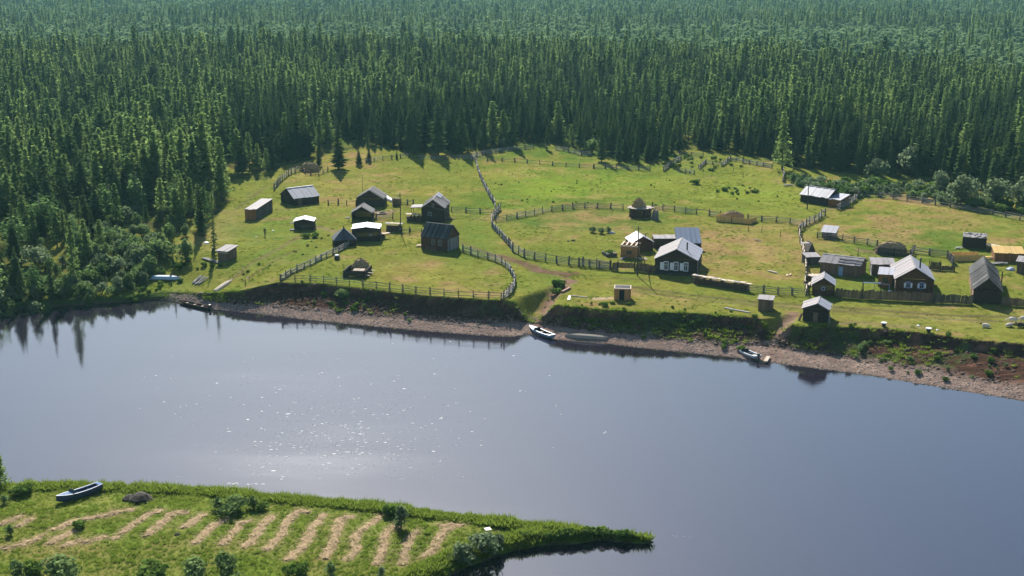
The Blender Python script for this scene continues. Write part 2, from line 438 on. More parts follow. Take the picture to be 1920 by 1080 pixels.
# dry paddock in the middle and the right-hand field: more tan; bright rank grass at the back
blob = lambda cx, cy, rx, ry: np.exp(-(((px - cx) / rx) ** 2 + ((py - cy) / ry) ** 2))
C = mixc(C, tan, .75 * np.clip(blob(1410, 465, 110, 45) + .9 * blob(1100, 410, 120, 22) + .7 * blob(1750, 410, 130, 25) + .6 * blob(640, 345, 80, 25) + .55 * blob(760, 500, 80, 20)+ .5 * blob(1330, 470, 70, 30) + .6 * blob(1700, 600, 160, 22) + .5 * blob(1250, 570, 140, 12), 0, 1) * (.75 + 1.3 * n2))
C = mixc(C, (.155, .205, .026), .75 * np.clip(blob(1150, 345, 200, 30) + blob(1420, 370, 100, 35) + .6 * blob(980, 370, 80, 40), 0, 1) * (.8 + 1.2 * n1))
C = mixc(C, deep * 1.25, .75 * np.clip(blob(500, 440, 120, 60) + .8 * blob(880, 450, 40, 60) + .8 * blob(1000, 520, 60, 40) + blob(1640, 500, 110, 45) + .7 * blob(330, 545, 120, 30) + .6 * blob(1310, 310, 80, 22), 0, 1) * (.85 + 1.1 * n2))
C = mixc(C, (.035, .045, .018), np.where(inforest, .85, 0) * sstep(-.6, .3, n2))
C = mixc(C, (.15, .20, .06), sstep(640, 720, np.hypot(GX, GY)) * .8)
# river bank
yw_ = np.interp(GX, WX, WY); yb_ = np.interp(GX, BX, BY); yl_ = np.interp(GX, LX, LY) + 0.55 * vnoise(GX, GY * 0 + 3, 3.1) + 0.5 * vnoise(GX, GY * 0 + 9, 1.3)
land = GY > 160
soil = np.array((.150, .076, .050)); soil2 = np.array((.062, .034, .024)); gravel = np.array((.27, .19, .15)); bankgrass = np.array((.062, .075, .026))
s_ = np.clip((GY - yb_) / np.maximum(yl_ - yb_, .5), 0, 1)
onbank = land & (GY > yb_) & (GY < yl_)
bare = np.interp(px, [300, 400, 440, 960, 1000, 1090, 1200, 1350, 1420, 1470, 1520, 1700, 1760, 1920], [0, .1, .9, 1.1, .8, .85, .5, .35, .6, .85, .5, .6, .8, .95])
bare = np.clip(bare + 1.2 * n2 + .5 * fnoise(GX, GY * 2, 1.6, 2), 0, 1)
cb = mixc(np.broadcast_to(bankgrass, sh + (3,)), soil2, sstep(.25, .6, bare)); cb = mixc(cb, soil, sstep(.1, .5, fnoise(GX * .5, GY * 2.2, 1.5, 3)) * sstep(.3, .7, bare))
cb = mixc(cb, gravel * .8, .8 * sstep(.24, .0, s_ + .25 * n2))
C = np.where(onbank[..., None], cb, C)
beach = land & (GY <= yb_)
gl = .85 + .5 * fnoise(GX, GY, 1.1, 2)
C = np.where(beach[..., None], gravel * gl[..., None], C)
wet = np.clip(1 - (GY - yw_) / .5, 0, 1) * beach
C = mixc(C, (.06, .045, .035), .8 * wet)
left_low = sstep(340, 290, px) * land * (GY > yw_) * (GY < yl_ + 1)
C = mixc(C, (.055, .085, .02), left_low)
C = mixc(C, (.13, .15, .03), np.where(land & (GY > yl_) & (GY < yl_ + .5), .5, 0))
# worn ground and tracks
TRACKS = [([(930, 478), (975, 490), (1010, 505), (1050, 513), (1075, 512)], 1.5, (.13, .075, .055), .9), ([(1010, 507), (1062, 516)], 1.6, (.15, .085, .065), .9),
          ([(1066, 526), (1030, 556), (1008, 585), (995, 612)], 1.7, (.21, .13, .098), .95),
          ([(1490, 588), (1462, 612), (1435, 645)], 1.3, (.21, .135, .10), .9), ([(1445, 612), (1490, 640), (1540, 655)], .9, (.21, .15, .11), .6),
          ([(1180, 536), (1300, 553), (1420, 566), (1560, 575), (1700, 585), (1800, 592), (1930, 596)], .9, (.10, .085, .04), .8),
          ([(1190, 545), (1300, 560), (1420, 572), (1570, 582), (1700, 593), (1930, 606)], .8, (.12, .10, .05), .7),
          ([(430, 515), (470, 492), (520, 470), (570, 440), (600, 425)], .7, (.15, .115, .06), .75), ([(455, 520), (520, 485), (560, 470)], .4, (.13, .10, .055), .6),
          ([(440, 395), (470, 372), (500, 348)], .6, (.12, .10, .05), .7), ([(461, 372), (470, 360), (492, 350)], .4, (.12, .10, .05), .5),
          ([(845, 450), (880, 460), (925, 478), (960, 490)], .7, (.13, .10, .055), .8), ([(485, 415), (520, 413), (540, 410)], 1.1, (.20, .11, .07), .7),
          ([(585, 430), (605, 428), (640, 440)], 1.0, (.21, .15, .10), .6), ([(690, 395), (715, 405), (735, 395)], 1.6, (.24, .16, .11), .8),
          ([(545, 547), (475, 575)], .9, (.22, .155, .125), .0), ([(340, 560), (390, 545), (393, 540)], 1.2, (.21, .145, .115), .8), ([(1118, 560), (1146, 559)], 1.0, (.36, .26, .19), .8),
          ([(1150, 519), (1215, 523)], .6, (.10, .07, .04), .6), ([(1510, 480), (1500, 520)], .6, (.15, .11, .06), .5), ([(1545, 394), (1570, 390)], .9, (.16, .11, .08), .8),
          ([(1612, 470), (1640, 475)], 1.2, (.20, .13, .09), .7), ([(1560, 610), (1600, 605), (1740, 615)], 1.2, (.17, .125, .07), .55)]
for pts, w, c, a in TRACKS:
    P = poly_px(pts); bx0, by0 = P.min(0) - 6; bx1, by1 = P.max(0) + 6
    jj = np.where((ys > by0) & (ys < by1))[0]; ii = np.where((xs > bx0) & (xs < bx1))[0]
    if len(jj) and len(ii):
        sl_ = np.ix_(jj, ii)
        d, _ = line_d(GX[sl_], GY[sl_], P)
        d = d + .5 * w * fnoise(GX[sl_], GY[sl_], 1.7, 2)
        C[sl_] = mixc(C[sl_], c, a * sstep(w * 1.25, w * .35, d))
# the mown spit in the river
pen = GY < 160
C = np.where(pen[..., None], mixc(np.broadcast_to(np.array((.115, .160, .024)), sh + (3,)), (.19, .17, .055), .55 + .9 * n2 + .6 * n1), C)
sdp = np.full(sh, -9.0); sdp[ys < 162] = pen_sd(GX[ys < 162], GY[ys < 162])
C = mixc(C, (.105, .185, .016), np.where(pen, sstep(3.2, 1.0, sdp), 0) * .9)
C = np.where((pen & (sdp < .25))[..., None], np.array((.05, .05, .02)), C)
C = np.where((GZ < .06)[..., None], np.array((.07, .055, .04)), C)
gv = np.stack([GX.ravel(), GY.ravel(), GZ.ravel()], 1)
idx = np.arange(sh[0] * sh[1]).reshape(sh)
gf = np.stack([idx[:-1, :-1].ravel(), idx[:-1, 1:].ravel(), idx[1:, 1:].ravel(), idx[1:, :-1].ravel()], 1)

gm = bpy.data.materials.new("ground"); gm.use_nodes = True
nt = gm.node_tree; N = nt.nodes; L = nt.links
b = N["Principled BSDF"]; b.inputs["Roughness"].default_value = .95; b.inputs["Specular IOR Level"].default_value = 0
at = N.new("ShaderNodeAttribute"); at.attribute_name = "soil"
tc = N.new("ShaderNodeTexCoord")
def noise(scale, detail=4, rough=.6):
    n = N.new("ShaderNodeTexNoise"); n.inputs["Scale"].default_value = scale; n.inputs["Detail"].default_value = detail; n.inputs["Roughness"].default_value = rough
    L.new(tc.outputs["Object"], n.inputs["Vector"]); return n
na = noise(.9, 6, .7); nb = noise(.22, 5, .65); nc = noise(4.5, 3, .6)
def mr(src, a, bb):
    m = N.new("ShaderNodeMapRange"); m.inputs[1].default_value = .3; m.inputs[2].default_value = .7; m.inputs[3].default_value = a; m.inputs[4].default_value = bb
    L.new(src.outputs["Fac"], m.inputs[0]); return m
v1 = mr(na, .72, 1.26); v2 = mr(nb, .86, 1.14); v3 = mr(nc, .82, 1.18)
m1 = N.new("ShaderNodeMath"); m1.operation = 'MULTIPLY'; L.new(v1.outputs[0], m1.inputs[0]); L.new(v2.outputs[0], m1.inputs[1])
m2 = N.new("ShaderNodeMath"); m2.operation = 'MULTIPLY'; L.new(m1.outputs[0], m2.inputs[0]); L.new(v3.outputs[0], m2.inputs[1])
hs = N.new("ShaderNodeHueSaturation"); L.new(at.outputs["Color"], hs.inputs["Color"]); L.new(m2.outputs[0], hs.inputs["Value"])
hh = mr(nb, .488, .512); L.new(hh.outputs[0], hs.inputs["Hue"])
L.new(hs.outputs[0], b.inputs["Base Color"])
bp = N.new("ShaderNodeBump"); bp.inputs["Strength"].default_value = .7; bp.inputs["Distance"].default_value = .22
ma = N.new("ShaderNodeMath"); ma.operation = 'MULTIPLY_ADD'; L.new(nc.outputs["Fac"], ma.inputs[0]); ma.inputs[1].default_value = .35; L.new(na.outputs["Fac"], ma.inputs[2])
L.new(ma.outputs[0], bp.inputs["Height"]); L.new(bp.outputs[0], b.inputs["Normal"])
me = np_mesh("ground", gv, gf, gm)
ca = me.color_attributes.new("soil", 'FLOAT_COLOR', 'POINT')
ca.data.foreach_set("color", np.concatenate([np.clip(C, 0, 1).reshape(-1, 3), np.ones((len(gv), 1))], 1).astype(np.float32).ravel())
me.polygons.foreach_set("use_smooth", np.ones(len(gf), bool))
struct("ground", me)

# ------------------------------------------------------------------ river
wm = bpy.data.materials.new("river_water"); wm.use_nodes = True
nt = wm.node_tree; N = nt.nodes; L = nt.links
b = N["Principled BSDF"]
b.inputs["Base Color"].default_value = (0.016, .013, .022, 1); b.inputs["Roughness"].default_value = .06; b.inputs["IOR"].default_value = 2.4
b.inputs["Specular IOR Level"].default_value = .5
tc = N.new("ShaderNodeTexCoord")
w1 = noise(1.5, 5, .65); w2 = noise(.06, 4, .55)
mpw = N.new('ShaderNodeMapping'); mpw.inputs['Scale'].default_value = (.35, 1.3, 1); mpw.inputs['Rotation'].default_value = (0, 0, .15); L.new(tc.outputs['Object'], mpw.inputs[0]); L.new(mpw.outputs[0], w2.inputs['Vector'])
bp = N.new("ShaderNodeBump"); bp.inputs["Strength"].default_value = .42; bp.inputs["Distance"].default_value = .03
pw = N.new("ShaderNodeMath"); pw.operation = 'MULTIPLY'; L.new(w1.outputs["Fac"], pw.inputs[0]); L.new(w2.outputs["Fac"], pw.inputs[1])
L.new(pw.outputs[0], bp.inputs["Height"]); L.new(bp.outputs[0], b.inputs["Normal"])
rw = N.new('ShaderNodeMapRange'); rw.inputs[1].default_value = .35; rw.inputs[2].default_value = .65; rw.inputs[3].default_value = .035; rw.inputs[4].default_value = .075
L.new(w2.outputs['Fac'], rw.inputs[0]); L.new(rw.outputs[0], b.inputs['Roughness'])
q = 4500
me = MB().add([(-q, -60, 0), (q, -60, 0), (q, 320, 0), (-q, 320, 0)], [(0, 1, 2, 3)]).mesh("river", wm)
struct("river", me)
# ------------------------------------------------------------------ trees
def tri_mesh(name, V, m):
    V = np.asarray(V, np.float32).reshape(-1, 3)
    return np_mesh(name, V, np.arange(len(V)).reshape(-1, 3), m)
def spruce_crown(seed, h, r, lean=.0, z0=.06, power=.85, levels=30, gap=.0):
    g = np.random.default_rng(seed); T = []
    for k in range(levels):
        t = (k + .5) / levels; z = h * (z0 + (1 - z0) * t ** .95)
        rad = r * (1 - t) ** power * g.uniform(.72, 1.12) + .10
        if t < .14: rad *= .55 + 3.2 * t
        nb = 7 if t < .75 else 5
        a0 = g.uniform(0, 6.28)
        for i in range(nb):
            if g.random() < gap: continue
            a = a0 + i * 6.283 / nb + g.uniform(-.3, .3); L_ = rad * g.uniform(.65, 1.18)
            d = np.array((math.cos(a), math.sin(a), 0)); sd = np.array((-d[1], d[0], 0))
            dr = g.uniform(.25, .55) * (1.1 - .5 * t); w = (.30 * L_ + .16) * g.uniform(.8, 1.2)
            c0 = np.array((0, 0, z)); c1 = d * L_ * .55 + (0, 0, z - dr * L_ * .55); c2 = d * L_ + (0, 0, z - dr * L_ * .75)
            l1 = c1 + sd * w - (0, 0, .22 * w + .1); r1 = c1 - sd * w - (0, 0, .22 * w + .1)
            T += [c0, l1, c1, c0, c1, r1, l1, c2, c1, c1, c2, r1]
    T += [np.array((.09, 0, h * .955)), np.array((-.09, .0, h * .955)), np.array((0, 0, h * 1.03)), np.array((0, .09, h * .955)), np.array((0, -.09, h * .955)), np.array((0, 0, h * 1.03))]
    return T
def larch_crown(seed, h, r, z0=.2, levels=24, size=.42, power=.7, round_=.0):
    g = np.random.default_rng(seed); T = []
    for k in range(levels):
        t = (k + .5) / levels; z = h * (z0 + (1 - z0) * t)
        prof = (1 - t) ** power if not round_ else math.sqrt(max(0, 1 - (2 * t - .75) ** 2 * .9)) * (1 - .3 * t)
        rad = r * prof * g.uniform(.7, 1.15) + .12
        nb = 5 if t < .8 else 3
        a0 = g.uniform(0, 6.28)
        for i in range(nb):
            a = a0 + i * 6.283 / nb + g.uniform(-.4, .4); L_ = rad * g.uniform(.6, 1.15)
            d = np.array((math.cos(a), math.sin(a), g.uniform(-.15, .25)))
            for q in range(6):
                c = np.array((0, 0, z)) + d * L_ * g.uniform(.25, 1.0) + g.normal(0, .13, 3)
                u = g.normal(0, 1, 3); u /= np.linalg.norm(u); v = np.cross(u, g.normal(0, 1, 3)); v /= np.linalg.norm(v) + 1e-9
                s = size * g.uniform(.6, 1.25)
                T += [c + u * s, c - u * s * .5 + v * s * .6, c - u * s * .5 - v * s * .6]
    T += [np.array((.08, 0, h * .94)), np.array((-.08, 0, h * .94)), np.array((0, 0, h * 1.02))]
    return T
def lobe_crown(seed, w, h, n=420, size=.2, lobes=7, z0=.25):
    """a bush or broadleaf crown: leaf faces on and in several uneven lobes"""
    g = np.random.default_rng(seed); T = []
    Ls = []
    for i in range(lobes):
        a = g.uniform(0, 6.28); q = g.uniform(.0, .62) * w / 2
        zc = h * g.uniform(.16, .74) if i else h * .68
        if i == 0: q *= .4
        Ls.append((math.cos(a) * q, math.sin(a) * q, zc, w * g.uniform(.2, .36), h * g.uniform(.17, .3)))
    for i in range(n):
        x, y, z, rw, rh = Ls[g.integers(lobes)]
        d = g.normal(0, 1, 3); d /= np.linalg.norm(d); rr = g.uniform(.55, 1.06)
        c = np.array((x + d[0] * rw * rr, y + d[1] * rw * rr, max(z + d[2] * rh * rr, .03)))
        u = np.cross(d, g.normal(0, 1, 3)); u /= np.linalg.norm(u) + 1e-9; v = np.cross(d + g.normal(0, .5, 3), u); v /= np.linalg.norm(v) + 1e-9
        s = size * g.uniform(.6, 1.4)
        T += [c + u * s, c + v * s * .55, c - u * s, c - u * s, c - v * s * .55, c + u * s] if s > size else [c + u * s, c - u * s * .5 + v * s * .6, c - u * s * .5 - v * s * .6]
    return T
def trunk_mb(h, r, lean=0):
    b = MB(); b.tube((0, 0, -.3), (0, 0, h * .5), r, r * .6, 6); b.tube((0, 0, h * .5), (0, 0, h * .93), r * .6, r * .12, 5); return b
def stems_mb(seed, w, h):
    g = random.Random(seed); b = MB()
    for i in range(5):
        a = g.uniform(0, 6.28); q = w * g.uniform(.12, .3)
        m = Vector((math.cos(a) * q * .4, math.sin(a) * q * .4, h * .35))
        b.tube((0, 0, -.1), m, .035 * h / 2 + .02, .025 * h / 2 + .01, 5); b.tube(m, (math.cos(a) * q, math.sin(a) * q, h * .72), .025 * h / 2 + .01, .012, 4)
    return b

# each variety: (crown mesh, trunk mesh, nominal height)
VAR = {'spruce': [], 'larch': [], 'pine': [], 'birch': [], 'bog': []}
for k, (h, r, pw, gap) in enumerate([(14, 2.0, 1.0, 0), (15, 1.7, .95, .08), (13, 2.1, 1.05, 0), (16, 1.85, .92, .12), (13, 1.3, .8, .42)]):
    VAR['spruce'].append((tri_mesh('crown', spruce_crown(10 + k, h, r, power=pw, gap=gap), 'spruce'), trunk_mb(h, .17).mesh('trunk', 'bark'), h))
for k, (h, r, z0, pw) in enumerate([(14, 1.9, .14, .95), (15, 1.65, .22, 1.0), (13, 2.1, .10, .85), (16, 1.5, .28, .8)]):
    VAR['larch'].append((tri_mesh('crown', larch_crown(40 + k, h, r, z0=z0, power=pw), 'larch'), trunk_mb(h, .16).mesh('trunk', 'bark'), h))
for k, (h, r, z0) in enumerate([(15, 1.7, .42), (14, 1.9, .35)]):
    VAR['pine'].append((tri_mesh('crown', larch_crown(60 + k, h, r, z0=z0, levels=16, size=.5, round_=1), 'pine'), trunk_mb(h, .18).mesh('trunk', 'bark'), h))
for k, (w_, h_, n_) in enumerate([(3.4, 9.0, 620), (4.2, 8.0, 700)]):
    VAR['birch'].append((tri_mesh('crown', lobe_crown(70 + k, w_, h_, n_, size=.26, lobes=10), 'birch'), trunk_mb(h_, .13).mesh('trunk', 'wood_pale'), h_))
for k, (h, r, z0, pw) in enumerate([(7, 1.25, .06, .75), (6, 1.4, .05, .6)]):
    VAR['bog'].append((tri_mesh('crown', larch_crown(90 + k, h, r, z0=z0, levels=13, size=.46, power=pw), 'bog'), trunk_mb(h, .1).mesh('trunk', 'bark'), h))
CNAME = {'bog': 'bog_larch', 'birch': 'birch_tree', 'spruce': 'spruce_tree', 'larch': 'larch_tree', 'pine': 'pine_tree'}
CAT = {'bog': 'larch', 'birch': 'birch', 'spruce': 'spruce', 'larch': 'larch', 'pine': 'pine'}
def plant_tree(kind, k, x, y, s, rz, label, group=None, sw=1.0):
    c, t, h = VAR[kind][k]
    o = thing(CNAME[kind], label, CAT[kind], (x, y, gz(x, y) - .05), rz, group)
    o.scale = (s * sw, s * sw, s)
    cr = link('crown', c, o); tr = link('trunk', t, o)
    return o, cr, tr

# ---- forest points: jittered grids, denser close by
g = np.random.default_rng(99)
P = []
for (d0, d1, sp) in ((195, 520, 4.1), (520, 760, 4.5), (760, 1150, 4.3), (1150, 1700, 5.6)):
    X, Y = np.meshgrid(np.arange(-d1 * .46 - 20, d1 * .46 + 20, sp), np.arange(d0 * .85, d1, sp))
    X = X + g.uniform(-.48, .48, X.shape) * sp; Y = Y + g.uniform(-.48, .48, Y.shape) * sp
    D = np.hypot(X, Y); m = (D >= d0) & (D < d1) & (np.abs(X) < .46 * Y + 20)
    P.append(np.stack([X[m], Y[m]], 1))
P = np.vstack(P)
P = P[in_poly(P[:, 0], P[:, 1], FOREST)]
# thinner in the scrubby young stand at the lower left, and small gaps everywhere
pz = ground(P[:, 0], P[:, 1]); ppx, ppy = project(P[:, 0], P[:, 1], pz)
young = ((ppx < 430) & (ppy > 430 - .1 * ppx))
keep = g.random(len(P)) < np.where(young, .62, .93) * np.where(fnoise(P[:, 0], P[:, 1], 18, 2) > .33, .22, 1)
keep &= ~((ppx > 425) & (ppx < 520) & (ppy > 330))
keep &= ~((np.abs(ppx - 655) < 42) & (ppy > 262))
P = P[keep]; pz = pz[keep]; ppx = ppx[keep]; ppy = ppy[keep]; young = young[keep]
far = np.hypot(P[:, 0], P[:, 1])
sn = fnoise(P[:, 0], P[:, 1], 45, 3) + .35 * fnoise(P[:, 0] + 300, P[:, 1], 12, 2)
# species: dark spruce along the edge of the meadows, larch on the slopes behind, some pine
edge_d = np.full(len(P), 0.0)
rnd = g.random(len(P))
front = (ppy > 215) & (ppx > 430) | (ppx > 1750) & (ppy > 260)
plarch = np.where(front, .18, .58) + .9 * sn + np.where((ppx > 1350) & (ppy < 250), .15, 0) + np.where((ppx < 430) & (ppy > 220), .25, 0)
kind = np.where(rnd < plarch, 1, 0); kind[(g.random(len(P)) < .09) & ~young & ~front] = 2
kind[(g.random(len(P)) < np.where(young, .14, .03 + .16 * np.clip(fnoise(P[:, 0] - 70, P[:, 1], 30, 2) * 2, 0, 1))) & ~front] = 3
bog = far + 60 * fnoise(P[:, 0], P[:, 1], 90, 2) + .05 * (ppx - 700) * (ppx > 700) > 690
kind[bog & (g.random(len(P)) < np.where(far < 1000, .93, .75))] = 4
vid = np.where(kind == 0, g.integers(0, 5, len(P)), np.where(kind == 1, 5 + g.integers(0, 4, len(P)), np.where(kind == 2, 9 + g.integers(0, 2, len(P)), np.where(kind == 3, 11 + g.integers(0, 2, len(P)), 13 + g.integers(0, 2, len(P))))))
HN = np.array([v[2] for k in ('spruce', 'larch', 'pine', 'birch', 'bog') for v in VAR[k]], float)
hgt = 11.6 + 4.5 * fnoise(P[:, 0], P[:, 1], 60, 2) + g.normal(0, 2.5, len(P))
hgt = np.where(g.random(len(P)) < .12, hgt * .62, hgt)
hgt = np.where(kind == 3, np.minimum(hgt * .8, 10), hgt)
hgt = np.where(young, g.uniform(4.5, 10.5, len(P)), hgt)
hgt = np.where((ppx < 200) & (ppy > 420), np.maximum(hgt, 7) * 1.0, hgt)
ed = np.full(len(P), 99.0)
ii = np.where(far < 420)[0]
dd, _ = line_d(P[ii, 0], P[ii, 1], FOREST[:-2]); ed[ii] = dd
hgt = np.where(ed < 5, hgt * g.uniform(.45, 1.0, len(P)), hgt)
hgt = np.where(kind == 4, g.uniform(4.5, 8, len(P)), hgt)
hgt = np.clip(hgt, 3.0, 20)
scl = hgt / HN[vid]; rot = g.uniform(0, 6.28, len(P)); wid = g.uniform(1.25, 1.8, len(P)) * np.clip(1.4 - hgt / 36, .9, 1.4) * np.where(kind == 4, 1.35, 1.0)
# ---- which trees show largest: walk from near to far over columns of the picture
order = np.argsort(P[:, 1]); sky_ = np.full(500, 2000.0)
vis = np.zeros(len(P))
tx, ty = project(P[:, 0], P[:, 1], pz + hgt); bx_, by_ = ppx, ppy
for i in order:
    hw = .9 * wid[i] * scl[i] * FPX / P[i, 1]
    a = int((tx[i] - hw) // 4); z_ = int((tx[i] + hw) // 4) + 1
    a = max(a, 0); z_ = min(z_, 480)
    if z_ <= a: continue
    seg = sky_[a:z_]
    bot = min(by_[i], 1080)
    v = np.clip(np.minimum(seg, bot) - max(ty[i], 0), 0, None)
    vis[i] = v.sum() * 4
    sky_[a:z_] = np.where(v > 0, np.minimum(seg, ty[i] + (by_[i] - ty[i]) * .25), seg)
single = np.zeros(len(P), bool)
for k, n in ((0, 275), (1, 290), (2, 40), (3, 90), (4, 6)):
    ii = np.where((kind == k) & (vis > 0))[0]
    single[ii[np.argsort(-vis[ii])[:n]]] = True
REG = [(150, 'above the dense riverside scrub'), (300, 'over the willows behind the blue boat'), (440, 'beside the slope of the little plank shed'),
       (560, 'behind the pale roofed barn'), (700, 'behind the haystack and lone spruce'), (880, 'above the pasture of the weathered houses'),
       (1060, 'behind the pale zigzag meadow fence'), (1240, 'behind the double rail meadow fence'), (1460, 'behind the fenced garden plot'),
       (1660, 'behind the metal roofed barn'), (9999, 'behind the thicket above the dry field')]
LOOK = {0: ('tall dark spruce', 'small dark spruce', 'dark spruces'), 1: ('tall light green larch', 'small light green larch', 'light green larches'), 2: ('round topped pine', 'small round topped pine', 'round topped pines'), 3: ('pale green leafy birch', 'low pale green leafy birch', 'pale leafy birches'), 4: ('pale bog larch', 'low pale bog larch', 'pale bog larches')}
SRC = {}
for i in np.where(single)[0]:
    where = next(t for x, t in REG if ppx[i] < x)
    tall = 0 if hgt[i] > 9 else 1
    k = int(kind[i]); nm = ('spruce', 'larch', 'pine', 'birch', 'bog')[k]; vk = int(vid[i]) - (0, 5, 9, 11, 13)[k]
    row = '' if ed[i] < 12 else ' inside the forest'
    o, cr, tr = plant_tree(nm, vk, P[i, 0], P[i, 1], scl[i], rot[i], f'{LOOK[k][tall]}{row} {where}', f'{"small " if tall else ""}{LOOK[k][2]}{row} {where}', wid[i])
    SRC.setdefault(int(vid[i]), (cr, tr))
rest = ~single

# ---- everything else in one object that reads as a mass
def scatter(name, pts, vid, rot, scl, sources, kind='stuff', label=None, cat=None):
    """one object whose geometry nodes set the given sources on the points"""
    me = bpy.data.meshes.new(name)
    me.vertices.add(len(pts)); me.vertices.foreach_set("co", np.asarray(pts, np.float32).ravel())
    for nm, arr in (('vid', vid), ('rot', rot), ('sx', scl[0]), ('sz', scl[1])):
        a = me.attributes.new(nm, 'FLOAT', 'POINT'); a.data.foreach_set('value', np.asarray(arr, np.float32))
    o = link(name, me); o['kind'] = kind
    if label: o['label'] = label
    if cat: o['category'] = cat
    ng = bpy.data.node_groups.new(name, 'GeometryNodeTree')
    ng.interface.new_socket('Geometry', in_out='INPUT', socket_type='NodeSocketGeometry')
    ng.interface.new_socket('Geometry', in_out='OUTPUT', socket_type='NodeSocketGeometry')
    N = ng.nodes; L = ng.links
    gi = N.new('NodeGroupInput'); go = N.new('NodeGroupOutput'); join = N.new('GeometryNodeJoinGeometry')
    def attr(nm):
        n = N.new('GeometryNodeInputNamedAttribute'); n.data_type = 'FLOAT'; n.inputs['Name'].default_value = nm
        return n.outputs['Attribute']
    av, ar, ax, az = attr('vid'), attr('rot'), attr('sx'), attr('sz')
    cr = N.new('ShaderNodeCombineXYZ'); L.new(ar, cr.inputs['Z'])
    cs = N.new('ShaderNodeCombineXYZ'); L.new(ax, cs.inputs['X']); L.new(ax, cs.inputs['Y']); L.new(az, cs.inputs['Z'])
    for k, objs in sources.items():
        cp = N.new('ShaderNodeMath'); cp.operation = 'COMPARE'; L.new(av, cp.inputs[0]); cp.inputs[1].default_value = k; cp.inputs[2].default_value = .1
        for ob in objs:
            oi = N.new('GeometryNodeObjectInfo'); oi.transform_space = 'ORIGINAL'; oi.inputs['Object'].default_value = ob; oi.inputs['As Instance'].default_value = True
            ip = N.new('GeometryNodeInstanceOnPoints')
            L.new(gi.outputs[0], ip.inputs['Points']); L.new(cp.outputs[0], ip.inputs['Selection']); L.new(oi.outputs['Geometry'], ip.inputs['Instance'])
            L.new(cr.outputs[0], ip.inputs['Rotation']); L.new(cs.outputs[0], ip.inputs['Scale'])
            L.new(ip.outputs[0], join.inputs[0])
    L.new(join.outputs[0], go.inputs[0])
    md = o.modifiers.new('scatter', 'NODES'); md.node_group = ng
    return o
scatter('forest', np.stack([P[rest, 0], P[rest, 1], pz[rest] - .05], 1), vid[rest], rot[rest], (scl[rest] * wid[rest], scl[rest]), SRC)
print('FOREST', len(P), int(single.sum()), {k: int(((kind == k) & single).sum()) for k in range(5)})

# ---- trees that stand out by themselves
def lone(kind, k, px_, py_, hpx, label, sw=1.0, group=None):
    w = W(px_, py_); h = hpx / scale_at(w) * 1.03
    return plant_tree(kind, k, w.x, w.y, h / VAR[kind][k][2], random.uniform(0, 6), label, group, sw)
lone('spruce', 2, 635, 317, 92, 'broad dark spruce standing alone on the grass beside the haystack', 1.55)
lone('spruce', 2, 598, 312, 40, 'little narrow spruce between the haystack and the broad spruce', 1.5)
lone('spruce', 2, 673, 310, 34, 'bushy young spruce right of the broad lone spruce', 1.9)
lone('spruce', 2, 692, 303, 28, 'young spruce at the start of the upper pasture fence', 1.8)
lone('spruce', 2, 690, 278, 26, 'small spruce on the grass strip beyond the upper pasture fence', 1.4)
lone('spruce', 2, 744, 298, 16, 'knee high spruce by the middle of the upper pasture fence', 1.6)
lone('spruce', 0, 778, 288, 112, 'tall black green spruce left end of the clump over the pasture shadow', 1.25)
lone('spruce', 2, 822, 291, 118, 'widest spruce of the clump that shades the upper pasture', 1.3)
lone('spruce', 0, 866, 287, 108, 'tall spruce where the pasture fence meets the clump shadow', 1.2)
lone('spruce', 1, 908, 283, 95, 'dark spruce behind the corner where three rail fences meet', 1.3)
lone('spruce', 2, 962, 277, 92, 'dark spruce over the pale top rail of the big meadow', 1.15)
lone('spruce', 4, 1025, 281, 44, 'short bushy spruce in the gap of the top meadow fence', 1.6)
lone('spruce', 2, 1128, 303, 84, 'bushy spruce where the top meadow fence ends', 1.1)
lone('spruce', 0, 1160, 306, 72, 'pointed spruce just behind the double rail fence', 1.2)
lone('spruce', 2, 1193, 306, 66, 'squat spruce behind the double rail fence', 1.2)
lone('spruce', 2, 1247, 305, 86, 'dark spruce beside the grassy gap left of the garden plot', 1.2)
lone('spruce', 4, 1394, 298, 28, 'small pale young spruce behind the garden fence', 1.5)
lone('larch', 2, 1466, 318, 105, 'big blue green larch at the corner beyond the garden plot', 1.3)
lone('spruce', 4, 1604, 357, 26, 'young spruce by the top end of the diagonal fence', 1.4)
lone('spruce', 4, 402, 478, 96, 'slim dark spruce above the little plank shed', 1.0)
lone('spruce', 0, 378, 440, 110, 'dark spruce at the tip of the forest beside the grass slope', 1.05)
lone('larch', 0, 140, 535, 120, 'tall leaning larch in front of the riverside scrub', 1.0)
lone('spruce', 1, 98, 566, 92, 'dark spruce at the water edge whose reflection shows in the river', 1.1)
lone('spruce', 1, 42, 570, 80, 'dark spruce at the water edge near the photo edge', 1.1)
lone('spruce', 4, 325, 505, 48, 'young dark spruce over the blue boat', 1.2)

